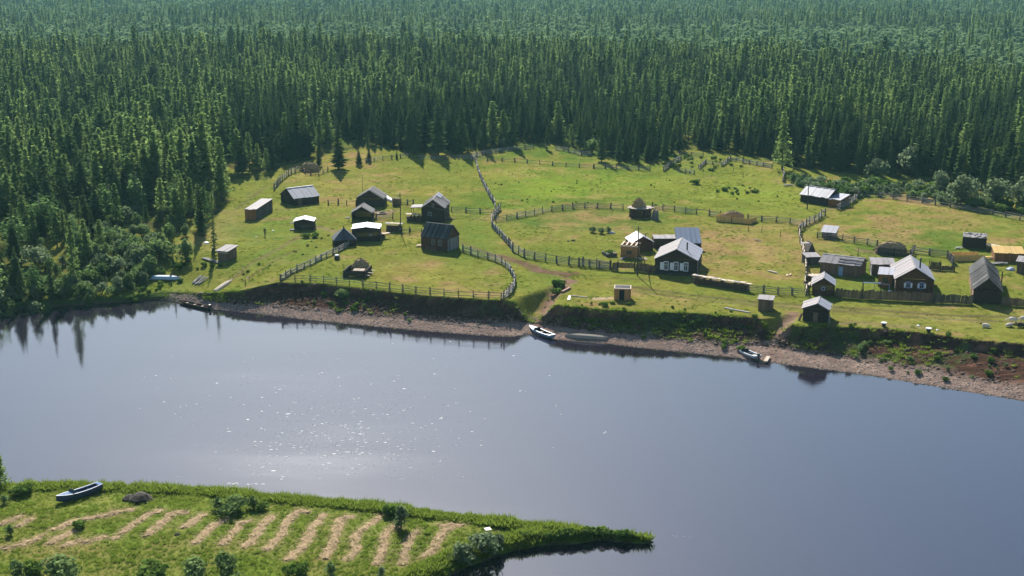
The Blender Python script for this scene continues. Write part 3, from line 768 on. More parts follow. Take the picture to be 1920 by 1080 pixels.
# ------------------------------------------------------------------ bushes
BUSH = []
for k, (w_, h_, n_, mt) in enumerate([(3.2, 2.6, 520, 'willow'), (2.6, 2.6, 480, 'willow'), (3.6, 2.2, 560, 'willow_grey'), (2.4, 3.2, 520, 'willow_grey'), (2.0, 1.3, 360, 'weed'), (5.0, 5.5, 1100, 'willow_grey')]):
    BUSH.append((tri_mesh('crown', lobe_crown(80 + k, w_, h_, n_, size=.20 if h_ < 5 else .28, lobes=7 if h_ < 5 else 11), mt), stems_mb(k, w_, h_).mesh('stem', 'bark'), h_))
def bush(k, x, y, h, label, group=None, name='willow_bush', cat='bush', sw=1.0):
    c, t, hn = BUSH[k]; s = h / hn
    o = thing(name, label, cat, (x, y, gz(x, y) - .05), random.uniform(0, 6.28), group); o.scale = (s * sw, s * sw, s)
    return o, link('crown', c, o), link('stem', t, o)
def bush_px(k, px_, py_, hpx, label, group=None, name='willow_bush', cat='bush', sw=1.0):
    w = W(px_, py_); return bush(k, w.x, w.y, hpx / scale_at(w), label, group, name, cat, sw)
bush_px(0, 247, 470, 36, 'rounded willow bush under the young larches', sw=1.2); bush_px(0, 300, 483, 40, 'largest round willow bush behind the blue boat', sw=1.3)
bush_px(1, 350, 487, 40, 'round willow bush closest to the little plank shed', sw=1.1); bush_px(1, 282, 510, 34, 'upright willow bush just above the blue boat')
bush_px(3, 240, 490, 24, 'small grey green willow between two larger bushes'); bush_px(2, 196, 505, 34, 'spreading grey willow left of the round bushes', sw=1.2)
bush_px(0, 165, 535, 36, 'willow bush in the river scrub above the bank', sw=1.2); bush_px(4, 335, 505, 16, 'low weed clump between the bushes and the shed', name='weed_clump', cat='weeds')
bush_px(2, 1232, 283, 26, 'pale rounded bush in the gap between the spruces', sw=1.0); bush_px(0, 1110, 287, 32, 'pale round willow behind the top meadow fence', sw=.9)
bush_px(3, 943, 277, 20, 'whitish green sapling at the foot of the spruces'); bush_px(5, 1705, 325, 62, 'tallest silver willow in front of the forest', sw=1.0)
bush_px(5, 1640, 335, 45, 'silver willow leaning out of the spruces', sw=1.1); bush_px(5, 1800, 385, 68, 'tree sized willow with a dark open trunk over the thicket', sw=1.0)
bush_px(5, 1865, 388, 62, 'broad willow tree in the middle of the thicket edge', sw=1.15); bush_px(5, 1920, 392, 80, 'big willow tree at the photo edge above the dry field', sw=1.1)
bush_px(5, 1765, 365, 52, 'feathery willow tree where the thicket thickens', sw=.9)
g2 = np.random.default_rng(5); rg = random.Random(8)
def fill(poly, n, hmin, hmax, ks, label, group, zone_z=3.8, name='willow_bush', cat='bush'):
    Pz = poly_px(poly, zone_z); lo = Pz.min(0); hi = Pz.max(0); c = 0; tries = 0
    while c < n and tries < 5000:
        tries += 1
        x = rg.uniform(lo[0], hi[0]); y = rg.uniform(lo[1], hi[1])
        if in_poly(np.array([x]), np.array([y]), Pz)[0]:
            bush(rg.choice(ks), x, y, rg.uniform(hmin, hmax), label, group, name, cat, rg.uniform(.8, 1.3)); c += 1
fill([(-60, 560), (0, 545), (70, 528), (150, 496), (240, 462), (300, 478), (320, 500), (262, 540), (200, 554), (100, 567), (0, 578), (-60, 582)], 150, 1.3, 3.6, (0, 1, 0, 1, 2, 3), 'willow bush in the dense scrub along the upstream river bank', 'willows in the upstream river scrub', 1.5)
fill([(60, 440), (260, 405), (400, 365), (395, 430), (370, 455), (240, 462), (150, 490), (40, 530)], 46, 1.6, 4.2, (0, 1, 2, 3), 'willow bush among the young trees above the river scrub', 'willows among the young trees', 3.0)
fill([(215, 545), (300, 505), (385, 500), (420, 515), (330, 515), (345, 535), (240, 555)], 34, .4, 1.0, (4, 4, 1), 'low leafy clump on the rank grass round the blue boat', 'leafy clumps round the blue boat', 1.6, 'weed_clump', 'weeds')
fill([(1480, 335), (1560, 345), (1640, 345), (1720, 352), (1800, 370), (1925, 395), (1925, 405), (1830, 392), (1740, 378), (1640, 368), (1600, 372), (1500, 352)], 230, .8, 2.8, (0, 1, 2, 3, 2, 4), 'grey green bush in the thicket between the dry field and the forest', 'bushes of the thicket behind the dry field', 3.9, 'thicket_bush')
fill([(1340, 355), (1400, 348), (1430, 358), (1390, 366), (1340, 364)], 14, .4, .9, (4,), 'dark weed clump in the middle of the big bright meadow', 'weed clumps in the big meadow', 3.9, 'weed_clump', 'weeds')
fill([(880, 320), (1000, 312), (1250, 330), (1450, 350), (1470, 385), (1250, 385), (1000, 378), (930, 375)], 40, .2, .5, (4,), 'small tuft of weeds in the big bright meadow', 'weed tufts in the big meadow', 3.9, 'weed_clump', 'weeds')
fill([(1250, 312), (1290, 292), (1370, 300), (1400, 312), (1365, 322), (1290, 326)], 44, .4, .9, (4, 4, 3), 'leafy crop clump inside the fenced garden plot', 'crops of the garden plot', 3.9, 'garden_plant', 'plant')
fill([(1080, 575), (1200, 590), (1300, 592), (1420, 602), (1420, 640), (1300, 632), (1180, 620), (1080, 600)], 34, .35, .9, (4, 4, 0), 'dark leafy clump on the grassy bank below the small pale roofed shed', 'leafy clumps on the grassy bank', 2.2, 'weed_clump', 'weeds')
fill([(560, 545), (700, 560), (760, 575), (800, 590), (640, 575), (560, 560)], 26, .35, .8, (4, 0), 'leafy clump on the bare bank under the riverside fence', 'leafy clumps on the bare bank', 2.2, 'weed_clump', 'weeds')
fill([(1510, 625), (1600, 625), (1760, 640), (1900, 665), (1900, 715), (1750, 690), (1600, 660), (1520, 650)], 34, .35, 1.0, (4, 0, 0), 'leafy clump on the shaded bank below the grazing animals', 'leafy clumps on the shaded bank', 2.2, 'weed_clump', 'weeds')
fill([(435, 520), (470, 500), (520, 490), (600, 440), (640, 440), (600, 470), (520, 520)], 14, .2, .5, (4,), 'small weed tuft on the slope above the dugout boat', 'weed tufts on the boat slope', 3.4, 'weed_clump', 'weeds')
# ------------------------------------------------------------------ buildings
def log_wall(p, q, h, m, parent, off=0.0, d=.24, over=.16, z0=0.0):
    """a wall of stacked round logs from p to q (local xy)"""
    b = MB(); p = Vector((p[0], p[1], 0)); q = Vector((q[0], q[1], 0)); u = (q - p).normalized()
    n = max(2, round(h / d)); dd = h / n
    for i in range(n):
        z = z0 + dd * (i + .5) + off * dd
        j = random.uniform(-.05, .06)
        r = dd * .53 * random.uniform(.93, 1.05)
        b.tube(p - u * (over + j) + Vector((0, 0, z)), q + u * (over - j) + Vector((0, 0, z)), r, r * random.uniform(.9, 1), 6)
    return part('log_wall', b, m, parent, kind='stuff')
def board_wall(p, q, h, m, parent, h2=None, w=.22, z0=0.0, th=.04, name='wall_board'):
    """a wall of upright boards, height running from h at p to h2 at q; each board a part"""
    p = Vector((p[0], p[1], z0)); q = Vector((q[0], q[1], z0)); u = (q - p); Lw = u.length; u.normalize(); n = max(2, round(Lw / w)); ww = Lw / n
    nr = Vector((u.y, -u.x, 0))
    for i in range(n):
        t = (i + .5) / n; hh = (h if h2 is None else h + (h2 - h) * t) * random.uniform(.985, 1.0)
        board(name, p + u * ww * i + nr * random.uniform(0, .012), u * ww * .95, Vector((0, 0, hh)), nr * -th if False else nr.cross(Vector((0, 0, 1))).cross(Vector((0, 0, 1))) * 0 + (u.cross(Vector((0, 0, hh))).normalized() * th), m, parent)
def gable_fill(x0, x1, y, z0, z1, m, parent, xm=None, axis='x'):
    """triangle of boards above a wall, along x at depth y (or along y at x=y)"""
    xm = (x0 + x1) / 2 if xm is None else xm; b = MB(); n = max(4, round(abs(x1 - x0) / .24)); w = (x1 - x0) / n
    H = lambda x: z0 + (z1 - z0) * ((x - x0) / (xm - x0) if (x <= xm and xm > x0) else (x1 - x) / (x1 - xm) if x1 > xm else 1)
    for i in range(n):
        a, c = x0 + w * (i + .03), x0 + w * (i + .97); pr = random.uniform(0, .015)
        pts = [(a, z0), (c, z0), (c, max(H(c), z0 + .01)), (a, max(H(a), z0 + .01))]
        if a < xm < c: pts = [(a, z0), (c, z0), (c, H(c)), (xm, z1), (a, H(a))]
        if axis == 'x': b.poly_prism([(s, y - pr, t) for s, t in pts], (0, .05, 0))
        else: b.poly_prism([(y - pr, s, t) for s, t in pts], (.05, 0, 0))
    return part('gable', b, m, parent, kind='stuff')
def slope(o, e, d, style, m, parent, pw=None, th=.035, rag=.0, skip=()):
    """one roof slope: o = ridge corner, e = along the ridge, d = down the slope; covered with planks or sheets, each its own part"""
    o, e, d = Vector(o), Vector(e), Vector(d)
    n = e.cross(d)
    if n.z < 0: o = o + e; e = -e; n = -n
    n.normalize(); Le = e.length; u = e.normalized()
    w = pw or (.24 if style == 'planks' else 1.05)
    k = max(1, round(Le / w)); w = Le / k
    b = MB(); q = o - n * .07
    b.add([q, q + e, q + e + d * .985, q + d * .985] + [v - n * .05 for v in (q, q + e, q + e + d * .985, q + d * .985)], [(0, 1, 2, 3), (7, 6, 5, 4), (0, 4, 5, 1), (1, 5, 6, 2), (2, 6, 7, 3), (3, 7, 4, 0)])
    part('roof_deck', b, 'board_dark', parent)
    for i in range(k):
        if i in skip: continue
        j = random.uniform(0, rag)
        gap = .93 if style == 'planks' else .985
        lift = random.uniform(0, .03 if style == 'planks' else .012) + (.02 if i % 2 else 0)
        board('roof_plank' if style == 'planks' else 'roof_sheet', o + u * w * i + n * lift + d.normalized() * random.uniform(-rag, rag) * .5, u * w * gap, d * (1 + random.uniform(-rag, rag) / max(d.length, .1)), n * th, m, parent)
def window(parent, x, z, w, h, y=-.17, frame='white', shutter=None, bars=True):
    f = part('window', MB().box(x - w / 2, y, z, x - w / 2 + .12, y + .10, z + h).box(x + w / 2 - .12, y, z, x + w / 2, y + .10, z + h).box(x - w / 2 + .12, y, z + h - .14, x + w / 2 - .12, y + .10, z + h).box(x - w / 2 + .12, y, z, x + w / 2 - .12, y + .10, z + .12), frame, parent)
    part('pane', MB().box(x - w / 2 + .12, y + .05, z + .12, x + w / 2 - .12, y + .09, z + h - .14), 'glass', f)
    if bars: part('glazing_bar', MB().box(x - .03, y + .02, z + .12, x + .03, y + .05, z + h - .14).box(x - w / 2 + .12, y + .021, z + h * .6, x - .03, y + .049, z + h * .6 + .05).box(x + .03, y + .021, z + h * .6, x + w / 2 - .12, y + .049, z + h * .6 + .05), frame, f)
    if shutter:
        s, mm, sw = shutter
        for sd in (s if isinstance(s, (list, tuple)) else [s]):
            x0 = x - w / 2 - sw - .03 if sd < 0 else x + w / 2 + .03
            part('shutter', MB().box(x0, y - .02, z + .1, x0 + sw, y + .03, z + h - .2), mm, f)
    return f
def door(parent, x, w, h, y=-.17, m='board_brown', z=0.02):
    f = part('door', MB().box(x - w / 2, y, z, x + w / 2, y + .06, z + h), m, parent)
    part('handle', MB().tube((x + w * .32, y - .05, z + h * .5), (x + w * .32, y - .05, z + h * .5 + .15), .02, n=5), 'iron', f)
    return f
def site(name, label, cat, A, B, group=None):
    pa, pb = W(*A), W(*B)
    w = math.hypot(pb.x - pa.x, pb.y - pa.y); rz = math.atan2(pb.y - pa.y, pb.x - pa.x)
    z = min(pa.z, pb.z)
    return thing(name, label, cat, (pa.x, pa.y, z - .06), rz, group), w
def gable_w(t, w, dep, e, r, wall, roof, style, over=.35, logs=True, skip=(), m2=None, rag=.05, front_over=None):
    """ridge along the front wall"""
    if logs:
        log_wall((0, 0), (w, 0), e, wall, t); log_wall((0, dep), (w, dep), e, wall, t); log_wall((0, 0), (0, dep), e, wall, t, .5); log_wall((w, 0), (w, dep), e, wall, t, .5)
    else:
        for a, c in (((0, 0), (w, 0)), ((w, 0), (w, dep)), ((w, dep), (0, dep)), ((0, dep), (0, 0))): board_wall(a, c, e, wall, t)
    gable_fill(0, dep, 0, e + .1, r - .1, wall, t, axis='y'); gable_fill(0, dep, w, e + .1, r - .1, wall, t, axis='y')
    dn = Vector((0, -dep / 2, e - r)); k = 1 + over / dn.length
    slope((-over, dep / 2, r + .12), (w + 2 * over, 0, 0), dn * k, style, roof, t, rag=rag, skip=skip)
    dn = Vector((0, dep / 2, e - r))
    slope((-over, dep / 2, r + .12), (w + 2 * over, 0, 0), dn * k, style, m2 or roof, t, rag=rag)
    part('ridge_board', MB().box(-over - .02, dep / 2 - .12, r + .15, w + over + .02, dep / 2 + .12, r + .19), m2 or roof, t)
def gable_d(t, w, dep, e, r, wall, roof, style, over=.35, logs=True, skipL=(), skipR=(), mR=None, mL=None, rag=.05, fo=None, xm=None):
    """gable towards the front, ridge running away"""
    fo = over if fo is None else fo
    xm = w / 2 if xm is None else xm
    if logs:
        log_wall((0, 0), (w, 0), e, wall, t); log_wall((0, dep), (w, dep), e, wall, t); log_wall((0, 0), (0, dep), e, wall, t, .5); log_wall((w, 0), (w, dep), e, wall, t, .5)
    else:
        for a, c in (((0, 0), (w, 0)), ((w, 0), (w, dep)), ((w, dep), (0, dep)), ((0, dep), (0, 0))): board_wall(a, c, e, wall, t)
    gable_fill(0, w, -.06, e + .1, r - .08, wall, t, xm=xm); gable_fill(0, w, dep, e + .1, r - .08, wall, t, xm=xm)
    dn = Vector((-xm, 0, e - r)); slope((xm, -fo, r + .12), (0, dep + 2 * fo, 0), dn * (1 + over / dn.length), style, mL or roof, t, rag=rag, skip=skipL)
    dn = Vector((w - xm, 0, e - r)); slope((xm, -fo, r + .12), (0, dep + 2 * fo, 0), dn * (1 + over / dn.length), style, mR or roof, t, rag=rag, skip=skipR)
    part('ridge_board', MB().box(xm - .12, -fo - .02, r + .15, xm + .12, dep + fo + .02, r + .19), mL or roof, t)
def mono(t, w, dep, e, r, wall, roof, style, over=.25, logs=True, pw=None, wall2=None, along=False):
    """lean-to roof from height r at the back to e at the front (along: from left e to right r)"""
    lo = min(e, r)
    if logs:
        log_wall((0, 0), (w, 0), lo, wall, t); log_wall((0, dep), (w, dep), lo, wall, t); log_wall((0, 0), (0, dep), lo, wall, t, .5); log_wall((w, 0), (w, dep), lo, wall, t, .5)
        if abs(r - e) > .2:
            if e > r: board_wall((0, -.04), (w, -.04), e - lo, wall, t, z0=lo)
            else: board_wall((w, dep), (0, dep), r - lo, wall, t, z0=lo)
            b = MB(); zz = lo + .02
            for x in (0, w): b.poly_prism([(x - .03, 0, zz), (x - .03, dep, zz)] + [(x - .03, dep, max(r, zz)), (x - .03, 0, max(e, zz))], (.06, 0, 0))
            part('side_infill', b, wall2 or wall, t, kind='stuff')
    else:
        board_wall((0, 0), (w, 0), e, wall, t); board_wall((w, 0), (w, dep), e, wall2 or wall, t, h2=r); board_wall((w, dep), (0, dep), r, wall2 or wall, t); board_wall((0, dep), (0, 0), r, wall2 or wall, t, h2=e)
    dn = Vector((0, -dep, e - r)); u = dn.normalized()
    slope(Vector((-over, dep, r + .1)) - u * over, (w + 2 * over, 0, 0), dn + u * 2 * over, style, roof, t, pw=pw, rag=.04)
def pipe(t, x, y, z0, h, r=.12, m='iron'):
    f = part('stovepipe', MB().tube((x, y, z0), (x, y, z0 + h), r, n=8), m, t)
    part('pipe_cap', MB().tube((x, y, z0 + h), (x, y, z0 + h + .12), r * 1.6, r * .6, n=8), m, f)

# ---- left group
t, w = site('barn', 'long low log barn with a smooth pale lilac roof beside the grey shed', 'barn', (553, 386), (597, 381))
gable_w(t, w, 6.6, 1.9, 3.7, 'log_dark', 'roof_pale', 'sheets', .4); door(t, 1.3, 1.0, 1.6)
t, w = site('shed', 'long narrow board shed with orange end wall and flat pale roof', 'shed', (460.1, 412.5), (480.6, 412.8))
mono(t, w, 12.0, 2.35, 2.5, 'board_orange', 'roof_warm', 'sheets', .12, logs=False, wall2='board_dark'); door(t, w * .72, .9, 1.9, -.06, 'board_orange')  # side boards set dark: shade of the side away from the sun
t, w = site('log_hut', 'tiny square log hut with low pale roof standing alone on the grass', 'hut', (553, 431.5), (587, 430.6))
gable_d(t, w, 3.4, 1.9, 2.35, 'log_dark', 'roof_pale', 'sheets', .3)
door(t, w * .5, .9, 1.5, m='board_dark'); part('shelf', MB().box(-1.2, .6, 1.35, -.2, 1.2, 1.45), 'board_grey', t); part('step', MB().box(-1.0, -.4, .05, .1, .3, .25), 'board_grey', t)
t, w = site('log_house', 'small weathered log house half hidden behind the lean sided log shelter', 'house', (670, 387.5), (717.5, 388.5))
gable_d(t, w, 5.0, 2.1, 3.9, 'log_dark', 'board_grey', 'planks', .3, rag=.15)
t, w = site('log_shelter', 'open fronted log shelter with grey plank roof and one propped pole', 'shelter', (660.5, 414), (697, 414.2))
log_wall((0, 0), (0, 4), 1.8, 'log_dark', t); log_wall((w, 0), (w, 4), 1.8, 'log_dark', t); log_wall((0, 4), (w, 4), 1.8, 'log_dark', t, .5)
gable_fill(.2, w - .2, 4.05, 1.8, 3.1, 'board_dark', t)
for s in (0, 1):
    dn = Vector(((-1 if s == 0 else 1) * w / 2, 0, -1.3)); slope((w / 2, -.5, 3.3), (0, 4.8, 0), dn * 1.12, 'planks', 'board_grey', t, rag=.2)
pole('prop', (-.9, -.3, 0), (.1, -.2, 1.9), .07, 'fence', t); part('beam', MB().box(0, -.1, 1.85, w, .1, 2.05), 'board_dark', t)
t, w = site('log_house', 'tall old log house with missing roof planks and grey lean-to by the wires', 'house', (792, 416.5), (832.5, 417.2))
gable_d(t, w, 8.2, 3.3, 5.0, 'log_dark', 'board_grey', 'planks', .35, rag=.18, skipR=(9, 10, 17, 24), mL='board_grey')
slope((w / 2 + .05, 4.6, 5.26), (0, 4.0, 0), Vector((w / 2, 0, -1.7)) * .42, 'sheets', 'roof_pale', t)
window(t, w * .35, 1.5, .8, .9, frame='board_grey'); window(t, w * .5, 3.6, .5, .6, y=-.13, frame='board_grey', bars=False)
slope((-2.9, 1.8, 2.9), (0, 3.4, 0), Vector((2.9, 0, .15)), 'sheets', 'roof_warm', t); pole('prop', (-2.7, 1.9, 0), (-2.7, 1.9, 2.85), .07, 'post', t); pole('prop', (-2.7, 5.0, 0), (-2.7, 5.0, 2.85), .07, 'post', t)
t, w = site('log_house', 'dark log house under a steep streaked plank roof with two pale framed windows', 'house', (791.5, 466.2), (837.5, 472.3))
gable_w(t, w, 4.6, 2.75, 4.9, 'log_brown', 'roof_plank', 'planks', .3, rag=.12)
window(t, w * .47, 1.15, .75, 1.15, frame='board_grey'); window(t, w * .74, 1.15, .75, 1.2, frame='board_grey')
for k in range(6): pole('leaning_pole', (w * .25 + k * .42, -.75, .0), (w * .20 + k * .44, -.22, .95), .07, 'board_pink', t)
board_wall((w + .2, .1), (w + .2, 4.4), 2.6, 'board_grey', t, w=.3)
t, w = site('log_hut', 'log hut with a two part pale roof next to the pointed cellar', 'hut', (662, 452.5), (711, 452.2))
gable_d(t, w, 4.4, 2.6, 2.95, 'log_dark', 'roof_pale', 'sheets', .3); part('window', MB().box(w * .62, -.19, 1.2, w * .75, -.1, 1.6), 'roof_warm', t)
t, w = site('cellar', 'low square cellar with pointed black tar paper roof', 'cellar', (628, 462.5), (666, 461))
for a, c, o in (((0, 0), (w, 0), 0), ((0, w), (w, w), 0), ((0, 0), (0, w), .5), ((w, 0), (w, w), .5)): log_wall(a, c, 1.3, 'log_dark', t, o)
b = MB(); n = 6
for i in range(4):
    c0 = Vector(((-.3, -.3), (w + .3, -.3), (w + .3, w + .3), (-.3, w + .3))[i] + (1.35,)); c1 = Vector(((-.3, -.3), (w + .3, -.3), (w + .3, w + .3), (-.3, w + .3))[(i + 1) % 4] + (1.35,)); ap = Vector((w / 2, w / 2, 3.5))
    for q in range(3):
        a, c = c0.lerp(c1, q / 3), c0.lerp(c1, (q + .97) / 3)
        part('roof_sheet', MB().poly_prism([a, c, ap.lerp(c, .04), ap.lerp(a, .04)], ((c1 - c0).cross(ap - c0)).normalized() * -.05), 'tar', t)
part('finial', MB().tube((w / 2, w / 2, 3.4), (w / 2, w / 2, 3.95), .16, .05), 'board_dark', t)
t, w = site('plank_shed', 'little plank shed with overhanging pale roof and boardwalk near the willows', 'shed', (409.4, 489.4), (427, 490.2))
mono(t, w, 3.2, 2.1, 2.45, 'board_brown', 'roof_warm', 'sheets', .35, logs=False); part('lintel', MB().box(-.2, -.3, 1.75, w + .2, -.1, 1.95), 'wood_pale', t)

# ---- middle group
t, w = site('village_house', 'village house with pale metal roof and three white framed shuttered windows', 'house', (1229.3, 512.7), (1305, 516.3))
gable_d(t, w, 9.6, 2.9, 4.75, 'log_dark', 'roof_pale', 'sheets', .35, mL='roof_warm')
for f in (.255, .50, .745): window(t, w * f, .8, .88, 1.7, frame='white', shutter=(-1, 'white', .62))
pipe(t, w * .72, 3.2, 3.9, 1.5, .14); part('downpipe', MB().tube((w + .25, -.1, 0), (w + .25, -.1, 2.7), .05, n=6), 'roof_pale', t)
part('foundation_bank', MB().box(-.2, -.5, 0, w + .2, -.2, .45), 'board_dark', t)
t, w = site('log_hut', 'gabled log hut with pale roof and little stovepipe behind the fresh log frame', 'hut', (1186, 471.5), (1223, 470.5))
gable_d(t, w, 4.6, 1.9, 3.0, 'log_brown', 'roof_pale', 'sheets', .35); pipe(t, w * .75, 1.6, 2.3, .9, .08)
t, w = site('low_shed', 'low shed with flat warm grey roof linking hut and white windowed house', 'shed', (1227, 465), (1268, 464))
mono(t, w, 2.6, 1.9, 2.05, 'log_brown', 'roof_warm', 'sheets', .15)
t, w = site('shed', 'shed with steep blue metal roof behind the white windowed house', 'shed', (1271, 470), (1313, 469.5))
mono(t, w, 4.2, 1.5, 3.6, 'log_dark', 'roof_blue', 'sheets', .25)
t, w = site('unfinished_cabin', 'unfinished roofless log frame of fresh orange wood with open rafters', 'log building', (1165.5, 482), (1193, 484))
for a, c, o in (((0, 0), (w, 0), 0), ((0, 2.8), (w, 2.8), 0), ((0, 0), (0, 2.8), .5), ((w, 0), (w, 2.8), .5)): log_wall(a, c, 2.2, 'log_orange', t, o, d=.27, over=.22)
for k in range(4): board('rafter', (-.15 + k * (w + .1) / 3.3, -.35, 2.45), Vector((.28, 0, 0)), Vector((0, 3.4, .15)), Vector((0, 0, .16)), 'wood_pale', t)
for y_ in (-.3, 2.9): part('top_plate', MB().box(-.3, y_, 2.25, w + .3, y_ + .22, 2.44), 'wood_pale', t)
part('opening', MB().box(w * .32, -.18, .8, w * .68, -.12, 1.5), 'glass', t)
t, w = site('unfinished_outhouse', 'unfinished outhouse frame of fresh orange boards with open slatted top', 'outhouse', (1151.7, 562.5), (1181.7, 563.6))
board_wall((0, 0), (w * .30, 0), 2.0, 'board_fresh', t); board_wall((w * .62, 0), (w, 0), 2.0, 'board_fresh', t); board_wall((w, 0), (w, 2.2), 2.0, 'board_fresh', t); board_wall((w, 2.2), (0, 2.2), 2.0, 'board_fresh', t); board_wall((0, 2.2), (0, 0), 2.0, 'board_fresh', t)
part('lintel', MB().box(w * .30, -.03, 1.85, w * .62, .03, 2.0), 'board_fresh', t)
for a in ((-.1, -.12, w + .1, .06), (-.1, 2.14, w + .1, 2.32)): part('top_plate', MB().box(a[0], a[1], 2.02, a[2], a[3], 2.16), 'wood_pale', t)
for x_ in (-.1, w - .08): part('top_plate', MB().box(x_, .06, 2.02, x_ + .18, 2.14, 2.16), 'wood_pale', t)
part('doorway_shade', MB().box(w * .30 + .03, .22, .03, w * .62 - .03, .27, 1.84), 'cloth_dark', t)  # dark panel added behind the opening, painting the shade inside
part('shade_deck', MB().box(.06, .06, 1.96, w - .06, 2.14, 2.0), 'board_dark', t)  # dark deck added below the slats to darken gaps and interior
for k in range(5): board('slat', (.1, .28 + k * .38, 2.05), Vector((w - .2, 0, 0)), Vector((0, .16, 0)), Vector((0, 0, .08)), 'board_grey', t)
t, w = site('shed', 'small brown shed with flat pale roof on the edge of the river bank', 'shed', (1421.5, 583), (1446.5, 585))
mono(t, w, 2.6, 2.0, 2.0, 'board_brown', 'roof_warm', 'sheets', .25, logs=False)
t, w = site('log_hut', 'black log hut with two toned pale gable roof on the bank brink', 'hut', (1506.5, 601), (1550.5, 604.5))
gable_d(t, w, 3.8, 2.15, 3.0, 'log_dark', 'roof_pale', 'sheets', .4, mL='roof_warm', xm=w * .56)
door(t, w * .5, .75, 1.55, m='board_brown'); part('leaning_board', MB().poly_prism([(-.9, -.2, 0), (-.5, -.2, 0), (-.12, 0, 1.2), (-.45, 0, 1.2)], (0, .05, 0)), 'board_pink', t)
part('leaning_board', MB().poly_prism([(w + .3, -.4, 0), (w + .55, -.4, 0), (w + .3, 0, 1.3), (w + .2, 0, 1.3)], (0, .05, 0)), 'board_grey', t)

# ---- right group
t, w = site('barn', 'log barn with pale metal roof beside the thicket', 'barn', (1502, 378), (1551, 386))
gable_w(t, w, 5.2, 1.95, 3.5, 'log_dark', 'roof_pale', 'sheets', .35)
t, w = site('annex', 'low orange boarded annex with pale lean-to roof at the barn end', 'shed', (1552.5, 386.3), (1574.5, 389.2))
mono(t, w, 4.2, 1.75, 2.4, 'board_orange', 'roof_pale', 'sheets', .25, logs=False)
t, w = site('plank_hut', 'small plank hut with tilted pale roof behind the right-hand rail fence', 'hut', (1541, 446), (1565, 448.5))
mono(t, w, 2.4, 1.35, 2.1, 'board_brown', 'roof_pale', 'sheets', .3, logs=False)
t, w = site('tent_shed', 'dark triangular board shed leaning against the diagonal fence', 'shed', (1512, 478.5), (1531.5, 478))
part('side_panel', MB().poly_prism([(0, 0, 0), (w / 2, 0, 2.5), (w / 2, 2.6, 2.5), (0, 2.6, 0)], (.06, 0, -.02)), 'board_dark', t); part('side_panel', MB().poly_prism([(w, 0, 0), (w, 2.6, 0), (w / 2, 2.6, 2.5), (w / 2, 0, 2.5)], (-.06, 0, -.02)), 'board_dark', t)
board_tri = gable_fill(0.08, w - .08, .1, .02, 2.4, 'board_dark', t); board('roof_board', (-.9, .3, 2.3), Vector((1.6, 0, .05)), Vector((0, 1.1, 0)), Vector((0, 0, .06)), 'roof_warm', t)
t, w = site('long_shed', 'wide board shed under patched white roof in the right-hand yard', 'shed', (1537.5, 512), (1610.5, 521))
gable_w(t, w * .995, 4.6, 2.2, 3.1, 'board_brown', 'roof_warm', 'sheets', .3, logs=False, m2='roof_pale')
door(t, w * .53, .8, 1.7, -.09, 'bluepaint')
for z_ in (.32, .66): part('batten', MB().box(w * .42, -2.3 * 0 + 2.3 * z_ - .3, 2.36 + .9 * z_ * .96, w + .25, 2.3 * z_ - .18, 2.44 + .9 * z_ * .96), 'board_grey', t)
t, w = site('lean_to', 'dark lean-to with pale board roof between diagonal fence and board shed', 'lean-to', (1512, 497), (1537, 496))
mono(t, w, 2.6, 1.5, 1.7, 'board_dark', 'roof_warm', 'sheets', .15, logs=False)
t, w = site('log_hut', 'gabled brown log hut with small blue window at the plank fence corner', 'hut', (1523.5, 553), (1562, 555.3))
gable_d(t, w, 4.0, 2.0, 3.1, 'log_brown', 'roof_pale', 'sheets', .35, mL='roof_warm'); window(t, w * .5, 1.0, .6, .65, frame='bluepaint', bars=False)
t, w = site('village_house', 'log house with wide white roof, stovepipe and two blue white windows', 'house', (1679, 547), (1747.5, 550.5))
gable_d(t, w, 9.4, 2.5, 4.4, 'log_brown', 'roof_pale', 'sheets', .35, mL='roof_warm')
for f in (.33, .70): window(t, w * f, .85, .8, 1.15, frame='bluepaint', shutter=((-1, 1), 'white', .26))
pipe(t, w * .66, 2.2, 4.0, 1.7, .14)
board_wall((-.14, -.1), (-.14, .8), 2.4, 'wood_pale', t, w=.3)
t, w = site('porch', 'orange boarded porch with blue white roof against the white roofed house', 'porch', (1646, 537.5), (1675, 539.5))
mono(t, w * .9, 3.4, 2.3, 2.7, 'board_orange', 'roof_pale', 'sheets', .2, logs=False); part('opening', MB().box(.7, -.1, .9, 1.6, -.06, 1.8), 'glass', t)
part('railing', MB().box(-.6, -1.2, .85, 2.0, -1.1, .95).box(-.6, -1.2, 0, -.5, -1.1, .85).box(1.9, -1.2, 0, 2.0, -1.1, .85), 'bluepaint', t)
t, w = site('shed', 'pale roofed shed with white end board behind the orange porch', 'shed', (1634, 515.5), (1676, 516.5))
mono(t, w, 3.4, 2.0, 2.4, 'board_brown', 'roof_warm', 'sheets', .2, logs=False); part('end_board', MB().box(-.12, -.2, 0, -.02, .5, 1.9), 'white', t)
t, w = site('plank_barn', 'long barn with dark streaked plank roof and reddish side wall', 'barn', (1825, 568), (1874.5, 571))
gable_d(t, w, 16.5, 2.5, 4.4, 'log_dark', 'roof_plank', 'planks', .4, logs=False, rag=.12)
board_wall((-.1, 16.0), (-.1, 0), 2.45, 'board_pink', t, w=.5); part('side_opening', MB().box(-.2, 5.2, .1, -.14, 6.2, 2.1), 'glass', t)
t, w = site('plank_hut', 'long hut of fresh boards with bright yellow new plank roof', 'hut', (1864.5, 490), (1919, 492.5))
mono(t, w, 3.2, 1.7, 2.3, 'board_orange', 'board_yellow', 'planks', .2, logs=False, pw=.4)
t, w = site('log_stack_hut', 'blocky dark log store with pale litter on its flat top', 'log store', (1805.5, 464), (1847, 467))
